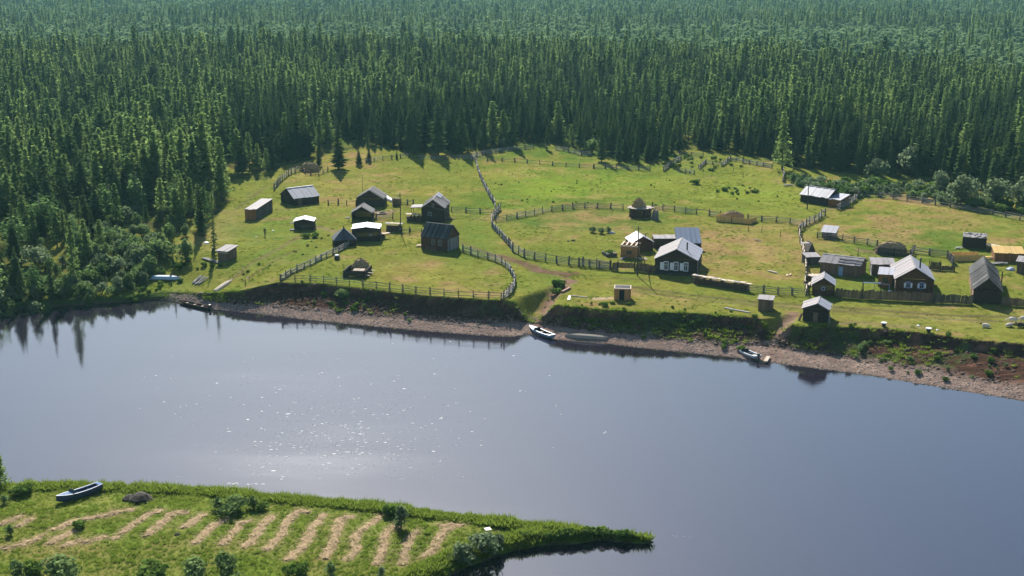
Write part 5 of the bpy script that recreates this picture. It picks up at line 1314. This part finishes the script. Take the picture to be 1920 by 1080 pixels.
# ------------------------------------------------------------------ loose things
def plank(label, a, b, w_, m, th=.12, name='plank', cat='plank', group=None, z=.02):
    p, q = W(*a), W(*b); t = q - p
    o = link(name, unit_box(m, 1)); u = t.copy(); u.z = 0; u.normalize(); s_ = Vector((-u.y, u.x, 0))
    o.matrix_world = mtx_cols(t, s_ * w_, Vector((0, 0, th)), p + Vector((0, 0, z)) - s_ * w_ / 2)
    return tag(o, label, cat, group)
plank('grey boardwalk plank leading to the little plank shed', (382, 484), (410, 493), 1.0, 'board_grey', name='boardwalk', cat='boardwalk')
for k, (a, b) in enumerate([((361, 533), (380, 520)), ((366, 535), (385, 521.5)), ((372, 534.5), (390, 523)), ((363.5, 530), (377, 519))]):
    p, q = W(*a), W(*b); o = thing('log', ['longest pale log of the four by the cream dugout', 'second pale log of the four by the cream dugout', 'pale log nearest the cream dugout', 'shortest pale log of the four by the cream dugout'][k], 'log', p, 0, 'pale logs near the dugout')
    pole('trunk', (0, 0, .2), q - p + Vector((0, 0, .25)), .2, 'fence', o)
plank('grey plank lying in the weeds beside the small brown shed', (1359, 578), (1405, 586.5), .45, 'board_grey')
plank('pale plank on the grass near the orange outhouse frame', (1072, 555), (1101, 558.5), .3, 'board_grey')
plank('short white board at the end of the grass plank', (1068, 556), (1066, 563), .4, 'white')
plank('orange plank leaning on the gully edge', (1054, 549), (1069, 541), .4, 'board_pink', th=.3)
plank('little jetty board at the water beside the white motorboat', (1435, 682), (1441, 671), .6, 'wood_pale', th=.2, name='jetty', cat='jetty', z=.25)
plank('pale sheet lying on the mown spit', (909, 999), (920, 997), .7, 'roof_pale', th=.06, name='sheet', cat='sheet', z=.35)
plank('metal sheet lying across logs behind the open shelter', (694, 384), (708, 382), 1.2, 'roof_blue', th=.06, name='metal_sheet', cat='sheet', z=2.0)
def rock(name, label, px_, py_, r, m='stone', cat='stone', group=None, flat=.7, seed=1, sink=.1):
    p = W(px_, py_); g = np.random.default_rng(seed + int(px_)); b = MB(); V = []; F = []; n = 8
    for k, (z_, q) in enumerate(((-.4, .8), (0, 1.05), (.5, .9), (.85, .5), (1, .05))):
        for i in range(n):
            a = i * 2 * math.pi / n; j = g.uniform(.8, 1.15); V.append((math.cos(a) * r * q * j, math.sin(a) * r * q * j, z_ * r * flat))
    for k in range(4):
        for i in range(n): F.append((k * n + i, k * n + (i + 1) % n, (k + 1) * n + (i + 1) % n, (k + 1) * n + i))
    F.append(tuple(4 * n + i for i in range(n))); b.add(V, F)
    o = link(name, b.mesh(name, m)); o.location = (p.x, p.y, p.z - sink * r); return tag(o, label, cat, group)
rock('stone', 'pink boulder beside the bushes in the oval paddock', 1147, 437.5, .75, seed=3)
rock('stone', 'small dark boulder in the oval paddock', 1075, 451.5, .5, 'brush'); rock('stone', 'smallest dark boulder in the oval paddock', 1066, 452.5, .35, 'brush')
rock('stone', 'pale stone beside the open log shelter', 652, 409, .5); rock('stone', 'white stone near the walking person', 512, 432.5, .25, 'white')
rock('stone', 'pale block at the wood edge above the plank shed', 387, 456, .6, 'white'); rock('stone', 'reddish can in the rank grass behind the pale blue boat', 323, 515.5, .35, 'board_pink', cat='can')
rock('brush_heap', 'heap of dark roots and brush on the spit bank', 263, 937, 1.4, 'brush', cat='brush heap'); rock('brush_heap', 'smaller brush lump joined to the root heap', 243, 936, .9, 'brush', cat='brush heap')
rock('hide_stump', 'dark burnt stump in the mown stripes', 333, 1003, .4, 'brush', cat='stump')
rock('stone', 'white stone on the grass below the plank fence', 1590, 554, .3, 'white'); rock('stone', 'pale slab leaning at the plank fence foot', 1606, 558.5, .5, 'wood_pale')
rock('stone', 'white bundle at the corner of the white roofed house', 1668, 546, .35, 'white'); rock('stone', 'pale dot of rubbish on the river meadow', 1722, 611, .3, 'white'); rock('stone', 'small white stone near the bank brink', 1758, 619, .25, 'white')
rock('tarpaulin_bundle', 'blue bundle in the yard of the brown edge shed', 1895, 506, .9, 'bluepaint', cat='bundle')
for k, (x_, y_) in enumerate(((1657, 612), (1741, 622.5))):
    p = W(x_, y_); o = thing('stump', ['pale topped stump on the bank brink nearest the black log hut', 'pale topped stump with a dark overhang further along the brink'][k], 'stump', p)
    part('trunk', MB().tube((0, 0, -.3), (0, 0, .55), .33, .30, 9), 'brush', o); part('top', MB().tube((0, 0, .55), (0, 0, .66), .48, .44, 10), 'white', o)
p = W(398.5, 476); o = thing('stump', 'black burnt post beside the little plank shed', 'stump', p); pole('trunk', (0, 0, -.2), (.05, 0, 1.2), .28, 'brush', o)
p = W(632, 497); o = thing('chopping_block', 'chopping block with white top beside the stacked pole fence', 'block', W(632, 486)); part('trunk', MB().tube((0, 0, -.1), (0, 0, .7), .55, .5, 9), 'brush', o); part('top', MB().tube((0, 0, .7), (0, 0, .9), .45, .3, 8), 'white', o)
for k, (x_, y_, h_, kk, lb) in enumerate([(1112, 436, 14, 0, 'first dark bush of the stone row in the oval paddock'), (1128, 438, 14, 0, 'middle dark bush of the stone row in the oval paddock'), (1140, 436, 12, 1, 'dark bush touching the pink boulder'),
        (575, 446, 10, 4, 'low dark herb row on the left slope'), (590, 445, 10, 4, 'low herb clump beside the bare patch on the left slope'), (1050, 540, 18, 4, 'dark weed clump at the top of the gully path'), (1045, 552, 14, 4, 'weed clump on the gully side'),
        (640, 560, 22, 0, 'leafy shrub on the bare bank below the log pen'), (1305, 345, 10, 4, 'leafy weed patch in the bright meadow'), (1360, 358, 8, 4, 'dark little weed patch of the bright meadow')]):
    bush_px(kk, x_, y_, h_, lb, name='shrub', sw=1.3)

# yard clutter
def lumber(label, px_, py_, L_, n, rz, m='wood_pale', seed=1):
    p = W(px_, py_); t = thing('lumber_heap', label, 'lumber', p, rz, 'lumber lying about the yards'); rr = random.Random(seed)
    for k in range(n):
        a = rr.uniform(-.25, .25); c = Vector((rr.uniform(-.4, .4), rr.uniform(-.5, .5), .05 + .07 * k))
        u = Vector((math.cos(a), math.sin(a), rr.uniform(-.04, .04))) * L_ * rr.uniform(.5, 1); v = Vector((-math.sin(a), math.cos(a), 0)) * rr.uniform(.15, .35)
        board('plank', c - u / 2, u, v, Vector((0, 0, .05)), m if rr.random() < .75 else 'board_grey', t)
for k, (x_, y_, l_, n_, r_, m_, lb) in enumerate([(716, 402, 2.6, 9, .5, 'wood_pale', 'pale boards strewn on the bare patch by the log shelter'), (1168, 486, 2.4, 5, .9, 'roof_warm', 'pale boards leaning low against the fresh log frame'),
        (1203, 487, 2.0, 5, .2, 'wood_pale', 'white chips and boards in the yard of the white windowed house'), (1521, 519, 2.0, 6, 1.3, 'wood_pale', 'pale offcuts along the lower diagonal fence'), (1519, 536, 1.8, 6, 1.2, 'wood_pale', 'pale offcuts above the corner hut'),
        (1858, 486, 2.6, 7, .2, 'board_yellow', 'yellow offcuts between the yellow pen and yellow roofed hut'), (1872, 497, 3.4, 7, .1, 'board_grey', 'grey boards along the dark yard wall below the yellow hut'), (1799, 467, 1.8, 5, .3, 'white', 'white rubbish boards at the foot of the log store'),
        (842, 411, 3.0, 5, -.2, 'board_pink', 'reddish poles lying by the tall old log house'), (788, 462, 1.6, 4, .4, 'wood_pale', 'pale boards at the corner of the streaked roof house'), (1480, 349, 2.6, 5, .2, 'board_grey', 'grey boards lying in the weeds before the metal roofed barn'),
        (1446, 512, 3.0, 3, -1.0, 'wood_pale', 'pale logs in the dry corner of the oval paddock'), (1478, 517, 1.6, 3, 1.3, 'wood_pale', 'short pale board standing in the dry paddock corner'), (1420, 451, 2.4, 3, -.8, 'roof_warm', 'scattered pale sticks by the lone stakes'), (1640, 560.5, 1.8, 3, .2, 'wood_pale', 'pale plank at the foot of the tall gate post')]):
    lumber(lb, x_, y_, l_, n_, r_, m_, k)
t, w = site('raised_bed', 'dark raised bed with green plants left of the fresh log frame', 'garden bed', (1138, 482), (1157, 481))
part('bed_box', MB().box(0, 0, 0, w, 2.6, .7), 'board_dark', t); link('plants', tri_mesh('plants', [np.array(v) + (w / 2, 1.3, .35) for v in lobe_crown(300, w, 1.0, 260, size=.16, lobes=8)], 'weed'), t)
t = thing('barrel', 'whitish barrel at the corner of the gabled hut with stovepipe', 'barrel', W(1222, 462)); part('body', MB().tube((0, 0, 0), (0, 0, .45), .3, .36, 10).tube((0, 0, .45), (0, 0, .9), .36, .3, 10), 'roof_pale', t)
for z_ in (.2, .7): part('hoop', MB().tube((0, 0, z_), (0, 0, z_ + .06), .355, .36, 10), 'iron', t)

# ------------------------------------------------------------------ living beings
def skin(name, joints, edges, m, parent, levels=1):
    me = bpy.data.meshes.new(name); me.from_pydata([j[0] for j in joints], edges, []); me.update()
    o = link(name, me, parent)
    o.modifiers.new('skin', 'SKIN')
    for i, j in enumerate(joints):
        r_ = j[1] if isinstance(j[1], tuple) else (j[1], j[1]); me.skin_vertices[0].data[i].radius = r_
    me.skin_vertices[0].data[0].use_root = True
    s = o.modifiers.new('sub', 'SUBSURF'); s.levels = levels; s.render_levels = levels
    me.materials.append(M[m]); return o
p = W(497, 442.5); t = thing('person', 'person in dark clothes walking on the grass with a long tool', 'person', p, .3)
skin('body', [((0, 0, .95), (.15, .11)), ((0, 0, 1.25), (.17, .12)), ((0, -.02, 1.45), (.15, .10)), ((0, -.04, 1.55), .06), ((-.22, -.02, 1.42), .065), ((-.30, -.10, 1.12), .05), ((-.18, -.30, .98), .04), ((.22, -.02, 1.42), .065), ((.28, -.08, 1.12), .05), ((.12, -.32, 1.05), .04),
              ((-.10, 0, .88), .10), ((-.11, -.12, .50), .075), ((-.12, -.10, .08), .055), ((-.12, -.24, .04), .045), ((.10, 0, .88), .10), ((.12, .06, .50), .075), ((.13, .20, .10), .055), ((.13, .10, .04), .045)],
     [(0, 1), (1, 2), (2, 3), (2, 4), (4, 5), (5, 6), (2, 7), (7, 8), (8, 9), (0, 10), (10, 11), (11, 12), (12, 13), (0, 14), (14, 15), (15, 16), (16, 17)], 'cloth_dark', t)
skin('head', [((0, -.05, 1.52), .055), ((0, -.06, 1.62), .085), ((0, -.06, 1.70), .085), ((0, -.14, 1.62), .03)], [(0, 1), (1, 2), (1, 3)], 'skin', t)
part('cap', MB().tube((0, -.06, 1.69), (0, -.06, 1.79), .105, .07, 9).box(-.07, -.22, 1.69, .07, -.12, 1.71), 'cloth_blue', t)
for sx in (-1, 1): part('hand', MB().tube((-.18 if sx < 0 else .12, -.31, .98 if sx < 0 else 1.05), (-.15 if sx < 0 else .09, -.37, .98 if sx < 0 else 1.04), .045, .03, 6), 'skin', t)
o = thing('rake', 'long tool held by the walking person', 'rake', p, .3); pole('shaft', (-1.9, -.9, .12), (.45, -.2, 1.25), .02, 'wood_pale', o); part('head', MB().box(-2.15, -1.15, .05, -1.7, -.75, .10), 'wood_pale', o)

def sheep(label, px_, py_, rz, s=1.0, lying=False, graze=False, m='wool', dark=None):
    p = W(px_, py_); t = thing('sheep', label, 'sheep', p, rz, 'sheep on the river meadow'); t.scale = (s, s, s)
    zb = .30 if lying else .62
    hx, hz = (.78, zb - .22) if graze else (.72, zb + .22)
    J = [((-.42, 0, zb), .20), ((-.1, 0, zb + .02), .27), ((.28, 0, zb + .02), .24), ((.50, 0, zb + (.0 if graze else .1)), .14)]
    E = [(0, 1), (1, 2), (2, 3)]
    if not lying:
        for (x_, y_) in ((.3, .12), (.3, -.12), (-.4, .12), (-.4, -.12)):
            n = len(J); back = x_ < 0
            J += [((x_, y_, zb - .22), .085), ((x_ + (-.05 if back else .02), y_, .28), .045), ((x_, y_, .03), .04)]; E += [(2 if x_ > 0 else 0, n), (n, n + 1), (n + 1, n + 2)]
    else:
        for (x_, y_) in ((.3, .2), (-.35, .22)): n = len(J); J += [((x_, y_, .10), .07), ((x_ + .2, y_ + .04, .06), .05)]; E += [(2 if x_ > 0 else 0, n), (n, n + 1)]
    n = len(J); J += [((-.60, 0, zb - .05), .05), ((-.64, 0, zb - .22), .03)]; E += [(0, n), (n, n + 1)]
    skin('fleece', J, E, m, t)
    hd = skin('head', [((.50, 0, zb + (.0 if graze else .12)), .10), ((hx - .06, 0, hz), .085), ((hx + .10, 0, hz - .07), .055)], [(0, 1), (1, 2)], dark or m, t)
    for sd in (-1, 1): part('ear', MB().tube((hx - .08, sd * .07, hz + .05), (hx - .12, sd * .18, hz + .02), .035, .015, 5), dark or m, hd)
sheep('pale sheep standing and grazing on the river meadow', 1898, 606, 2.9, 1.25, graze=True); sheep('pale sheep standing at the photo edge', 1919, 604, 3.3, 1.25, graze=True)
sheep('cream sheep lying stretched on the grass', 1893, 613, .2, 1.2, lying=True); sheep('grey white sheep with brown head lying by itself', 1848, 613.5, 3.0, 1.2, lying=True, dark='board_brown')
sheep('black and cream sheep lying at the photo edge', 1914, 613, 3.2, 1.35, lying=True, m='hide_dark')

# ------------------------------------------------------------------ the mown spit
SW = [[(0, 985), (40, 968)], [(0, 1030), (45, 1020), (85, 1003)], [(100, 995), (140, 976), (205, 965)], [(90, 1021), (115, 1006), (140, 993)], [(115, 1026), (150, 1012)], [(155, 1019), (190, 1007), (225, 1008)],
      [(225, 1002), (265, 972), (305, 955)], [(190, 968), (215, 962), (252, 954)], [(272, 1007), (305, 978), (325, 962), (355, 960)], [(340, 991), (365, 975), (385, 963)], [(364, 1020), (385, 1000), (400, 985), (430, 973)], [(413, 1022), (435, 1003), (450, 982), (472, 976)],
      [(458, 1028), (478, 1008), (490, 985), (512, 966)], [(500, 1033), (525, 1005), (540, 975), (562, 957), (580, 962)], [(537, 1052), (570, 1020), (590, 985), (610, 963)], [(606, 1048), (625, 1020), (635, 985), (640, 972), (665, 968)], [(650, 1052), (668, 1030), (665, 1005), (690, 985), (715, 967)],
      [(708, 1060), (718, 1030), (722, 1000), (740, 985), (750, 992)], [(755, 1060), (760, 1030), (770, 1005), (785, 995)], [(795, 1045), (815, 1025), (830, 995), (850, 990)], [(60, 972), (30, 990)], [(820, 985), (870, 986)]]
WIN = []
ORD = 'first second third fourth fifth sixth seventh eighth ninth tenth eleventh twelfth thirteenth fourteenth fifteenth sixteenth seventeenth eighteenth nineteenth twentieth twenty-first twenty-second twenty-third'.split()
_so = sorted(range(len(SW)), key=lambda i: sum(p[0] for p in SW[i]) / len(SW[i])); SWN = {i: ORD[k] for k, i in enumerate(_so)}
for i, pts in enumerate(SW):
    P_ = resample([W(*q) for q in pts], .45); o0 = P_[0]; b = MB(); n = len(P_); rr = random.Random(i); V = []; F = []; K = 6
    for j, q in enumerate(P_):
        u = (P_[min(j + 1, n - 1)] - P_[max(j - 1, 0)]); u.z = 0; u.normalize(); s_ = Vector((-u.y, u.x, 0)); wd = rr.uniform(.45, .85) * (.5 if j in (0, n - 1) else 1); sh_ = rr.uniform(-.15, .15)
        for k in range(K):
            a = k / (K - 1) * 2 - 1; zz = (1 - a * a) * rr.uniform(.06, .22) - .04; pt = q + s_ * (a * wd + sh_ + rr.uniform(-.09, .09)); pt.z = gz(pt.x, pt.y) + zz; V.append(pt - o0)
    for j in range(n - 1):
        for k in range(K - 1): F.append((j * K + k, (j + 1) * K + k, (j + 1) * K + k + 1, j * K + k + 1))
    b.add(V, F)
    T = []; g = np.random.default_rng(i)
    for v in V:
        for q in range(10):
            c = np.array(v) + g.normal(0, .36, 3) * (1, 1, .2) + (0, 0, .03); u = g.normal(0, 1, 3) * (1, 1, .35); u /= np.linalg.norm(u); s_ = np.cross(u, (0, 0, 1.0)); T += [c - u * .18, c + s_ * .035, c + u * .22]
    WIN.append(np.array([(v.x + o0.x, v.y + o0.y) for v in V[2::K]]))
    t = thing('hay_windrow', f'{SWN[i]} raked windrow of dry hay counting along the spit from the dark boat end', 'windrow', o0, 0, 'windrows of dry hay on the mown spit')
    part('hay_bed', b, 'hay_dry', t); link('loose_straw', tri_mesh('loose_straw', T, 'hay_dry'), t, kind='stuff')

SH = [(440, 958, 34, 0, 2.0, 'wide leafy shrub thicket beside the river edge of the spit'), (410, 955, 26, 1, 1.2, 'left end shrub of the river edge thicket'), (475, 953, 26, 1, 1.2, 'shrub where the river edge thicket thins out'), (490, 957, 18, 4, 1.0, 'small shrub just beyond the river edge thicket'),
      (752, 990, 54, 3, .8, 'upright bluish sapling near the middle of the spit'), (733, 965, 22, 4, 1.0, 'weed clump behind the bluish sapling'), (20, 1003, 22, 1, 1.0, 'dark shrub among the left hay stripes'), (150, 990, 16, 4, 1.3, 'leafy clump between two hay stripes'),
      (110, 1085, 55, 0, 1.5, 'dark shrub at the bottom edge near the corner'), (30, 1085, 40, 1, 1.0, 'shrub in the bottom corner of the spit'), (365, 1088, 56, 0, 1.1, 'biggest dark shrub at the bottom edge'), (420, 1088, 60, 1, 1.1, 'second dark shrub at the bottom edge'),
      (280, 1085, 34, 4, 1.5, 'pale weed bush at the bottom edge'), (560, 1078, 28, 4, 1.2, 'leafy weeds below the hay stripes'), (620, 1080, 30, 1, .9, 'young shrub below the middle hay stripes'), (715, 1082, 26, 3, .9, 'bluish shrub at the bottom edge below the sapling'),
      (905, 1035, 44, 2, 1.2, 'big grey willow bush overhanging the backwater'), (935, 1028, 34, 3, 1.1, 'willow bush beside the overhanging grey one'), (870, 1050, 36, 2, 1.1, 'willow bush on the backwater edge nearest the hay'), (45, 925, 22, 4, 1.4, 'dark weeds behind the upturned spit boat'), (8, 945, 20, 1, 1.0, 'shrub at the photo edge beside the hay'), (60, 1075, 25, 4, 1.2, 'weedy clump near the bottom corner')]
for x_, y_, h_, k, sw, lb in SH: bush_px(k, x_, y_, h_, lb, name='shrub', cat='shrub', sw=sw)
for k, (c0, c1, n_) in enumerate(((980, 1215, 26),)):
    for i in range(n_):
        f = i / (n_ - 1); x_ = c0 + (c1 - c0) * f; y_ = 1014 + 3 * math.sin(f * 9) - 3 * f; q = W(x_, y_ - 8)
        bush(4, q.x, q.y, random.uniform(.5, .95), 'tall grassy clump along the backwater edge of the spit tip', 'grassy clumps along the backwater edge', 'weed_clump', 'weeds', 1.2)
t, _, _ = plant_tree('larch', 2, *unproject(3, 918, .5), .34, 1.0, 'feathery small tree leaning in at the photo edge by the river', None, 1.6)

# grass that nobody could count: four tufts whose copies make the turf
def tuft(seed, n, h, spread):
    g = np.random.default_rng(seed); T = []
    for i in range(n):
        a = g.uniform(0, 6.28); q = spread * math.sqrt(g.random()); c = np.array((math.cos(a) * q, math.sin(a) * q, -.03)); le = g.uniform(.2, .7) * h; hh = h * g.uniform(.5, 1.1); b = g.uniform(0, 6.28)
        w_ = .035 + .03 * h; s_ = np.array((math.cos(b) * w_, math.sin(b) * w_, 0)); T += [c - s_, c + s_, c + np.array((math.cos(a) * le, math.sin(a) * le, hh))]
    return tri_mesh('blades', T, 'grass')
TU = []
for k, (n_, h_, sp_) in enumerate(((22, .35, .22), (26, .5, .25), (18, .28, .3))):
    p = W(300 + 60 * k, 935); o = link('grass_tuft', tuft(k, n_, h_, sp_)); o.location = p; o['kind'] = 'stuff'; TU.append(o)
g = np.random.default_rng(3)
x_ = g.uniform(-72, 22, 90000); y_ = g.uniform(112, 152, 90000); sd = pen_sd(x_, y_); ok = sd > .15
dens = np.where(sd < 3, .75, .42); ok &= g.random(len(x_)) < dens
x_, y_, sd = x_[ok], y_[ok], sd[ok]
for wl in WIN:
    m = (np.abs(x_ - wl[:, 0].mean()) < 12)
    d, _ = line_d(x_[m], y_[m], wl); k_ = np.ones(len(x_), bool); k_[m] = (d > .75) | (g.random(m.sum()) < .12); x_, y_, sd = x_[k_], y_[k_], sd[k_]
z_ = ground(x_, y_)
sc_ = np.where(sd < 2.6, g.uniform(.8, 1.5, len(x_)), g.uniform(.25, .65, len(x_))) * (1 + .8 * np.clip(fnoise(x_, y_, 3, 2), -.5, .6))
scatter('spit_grass', np.stack([x_, y_, z_], 1), g.integers(0, 3, len(x_)), g.uniform(0, 6.28, len(x_)), (sc_ * 1.1, sc_), {k: [TU[k]] for k in range(3)})
x_ = g.uniform(-95, 150, 70000); y_ = g.uniform(185, 440, 70000)
yl = np.interp(x_, LX, LY); yw = np.interp(x_, WX, WY); ok = ((y_ > yl + .1) | ((x_ < -58) & (y_ > yw + .25))) & ~in_poly(x_, y_, FOREST)
den = np.clip(.35 + 1.0 * fnoise(x_, y_, 7, 3), .08, 1); ok &= g.random(len(x_)) < den
x_, y_ = x_[ok], y_[ok]; z_ = ground(x_, y_); sc_ = g.uniform(.4, .8, len(x_)) * (1 + .7 * np.clip(fnoise(x_, y_, 9, 2), -.5, .6))
scatter('meadow_grass', np.stack([x_, y_, z_], 1), g.integers(0, 3, len(x_)), g.uniform(0, 6.28, len(x_)), (sc_ * 1.3, sc_ * .5), {k: [TU[k]] for k in range(3)})

x_ = g.uniform(-55, 90, 3500); t_ = g.random(3500); yl = np.interp(x_, LX, LY); yb = np.interp(x_, BX, BY); y_ = yb + (yl + .5 - yb) * t_
pxx, _ = project(x_, y_, 2.0 + 0 * x_)
br = np.interp(pxx, [300, 400, 440, 960, 1000, 1090, 1200, 1350, 1420, 1470, 1520, 1700, 1760, 1920], [0, .2, 1.05, 1.15, .7, .85, .3, .15, .5, .8, .4, .55, .8, 1.0]) + 1.1 * fnoise(x_, y_, 4, 3) - .25 * (t_ > .9)
ok = (g.random(len(x_)) > br) & (t_ > .12); x_, y_ = x_[ok], y_[ok]; z_ = ground(x_, y_); sc_ = g.uniform(.6, 1.4, len(x_))
scatter('bank_grass', np.stack([x_, y_, z_], 1), g.integers(0, 3, len(x_)), g.uniform(0, 6.28, len(x_)), (sc_ * 1.2, sc_ * .8), {k: [TU[k]] for k in range(3)})

# shingle on the beach, clods on the bank
def pebble(seed, m):
    g = np.random.default_rng(seed); b = MB(); b.add([(math.cos(i * 1.047) * g.uniform(.8, 1.2), math.sin(i * 1.047) * g.uniform(.7, 1.1), -.2) for i in range(6)] + [(math.cos(i * 1.57) * .6, math.sin(i * 1.57) * .5, g.uniform(.4, .6)) for i in range(4)],
        [(9, 8, 7, 6)[::-1], (0, 1, 6), (1, 2, 7, 6), (2, 3, 7), (3, 4, 8, 7), (4, 5, 9, 8), (5, 0, 6, 9)]); return b.mesh('pebble', m)
M['shingle'] = mat('shingle', (.22, .155, .125), tone=(.36, .27, .22), scale=.6, obj_var=.45)
M['clod'] = mat('clod', (.040, .026, .019), tone=(.10, .056, .038), scale=.6, obj_var=.5)
PE = []
for k in range(2):
    p = W(700 + 40 * k, 605); o = link('pebble', pebble(k, 'shingle')); o.location = p; o.scale = (.15, .15, .12); o['kind'] = 'stuff'; PE.append(o)
for k in range(2):
    p = W(700 + 40 * k, 575); o = link('clod', pebble(k + 5, 'clod')); o.location = p; o.scale = (.2, .2, .15); o['kind'] = 'stuff'; PE.append(o)
x_ = g.uniform(-62, 85, 60000); t_ = g.random(60000); yw = np.interp(x_, WX, WY); yb = np.interp(x_, BX, BY); y_ = yw - .1 + (yb - yw + 1.6) * t_ ** 1.1; z_ = ground(x_, y_); sc_ = g.gamma(2.2, .032, len(x_)).clip(.03, .25)
scatter('shingle', np.stack([x_, y_, z_], 1)[:26000], g.integers(0, 2, 26000), g.uniform(0, 6.28, 26000), (sc_[:26000], sc_[:26000] * .7), {k: [PE[k]] for k in range(2)})
x_ = g.uniform(-52, 85, 3500); t_ = g.random(3500); yl = np.interp(x_, LX, LY); yb = np.interp(x_, BX, BY); y_ = yb + (yl - yb) * t_; z_ = ground(x_, y_); sc_ = g.gamma(2.0, .06, len(x_)).clip(.05, .35)
scatter('bank_clods', np.stack([x_, y_, z_], 1), 2 + g.integers(0, 2, len(x_)), g.uniform(0, 6.28, len(x_)), (sc_ * 1.4, sc_ * .8), {k: [PE[k]] for k in (2, 3)})

# white flecks laid on the river to imitate sun glints
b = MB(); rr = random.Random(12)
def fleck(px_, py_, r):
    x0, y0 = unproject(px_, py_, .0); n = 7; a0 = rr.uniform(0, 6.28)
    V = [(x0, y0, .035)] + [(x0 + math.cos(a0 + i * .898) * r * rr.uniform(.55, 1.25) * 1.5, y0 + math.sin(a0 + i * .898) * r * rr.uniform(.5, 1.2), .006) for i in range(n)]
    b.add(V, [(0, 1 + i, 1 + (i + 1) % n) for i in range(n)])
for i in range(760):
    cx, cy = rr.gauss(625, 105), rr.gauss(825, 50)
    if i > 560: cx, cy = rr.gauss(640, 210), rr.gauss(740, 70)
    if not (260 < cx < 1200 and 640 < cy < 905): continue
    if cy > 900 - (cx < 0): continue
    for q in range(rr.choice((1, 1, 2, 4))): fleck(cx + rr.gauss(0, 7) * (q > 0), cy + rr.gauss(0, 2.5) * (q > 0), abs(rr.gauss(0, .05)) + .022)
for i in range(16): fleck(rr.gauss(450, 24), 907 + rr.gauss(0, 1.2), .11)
for i in range(5): fleck(1255 + i * 9 + rr.gauss(0, 3), 1000 + i * 1.6 + rr.gauss(0, 2), .05)
o = link('glint_flecks', b.mesh('glint_flecks', 'glint_flecks')); o['kind'] = 'stuff'

# ------------------------------------------------------------------ air
hm = bpy.data.materials.new("haze"); hm.use_nodes = True
nt = hm.node_tree; nt.nodes.remove(nt.nodes["Principled BSDF"])
v = nt.nodes.new("ShaderNodeVolumePrincipled"); v.inputs["Color"].default_value = (.40, .86, .95, 1); v.inputs["Density"].default_value = .00007; v.inputs["Anisotropy"].default_value = .2
nt.links.new(v.outputs[0], nt.nodes["Material Output"].inputs["Volume"])
o = link('haze', MB().box(-4700, -90, -3, 4700, 6600, 120).mesh('haze', hm)); o['kind'] = 'stuff'
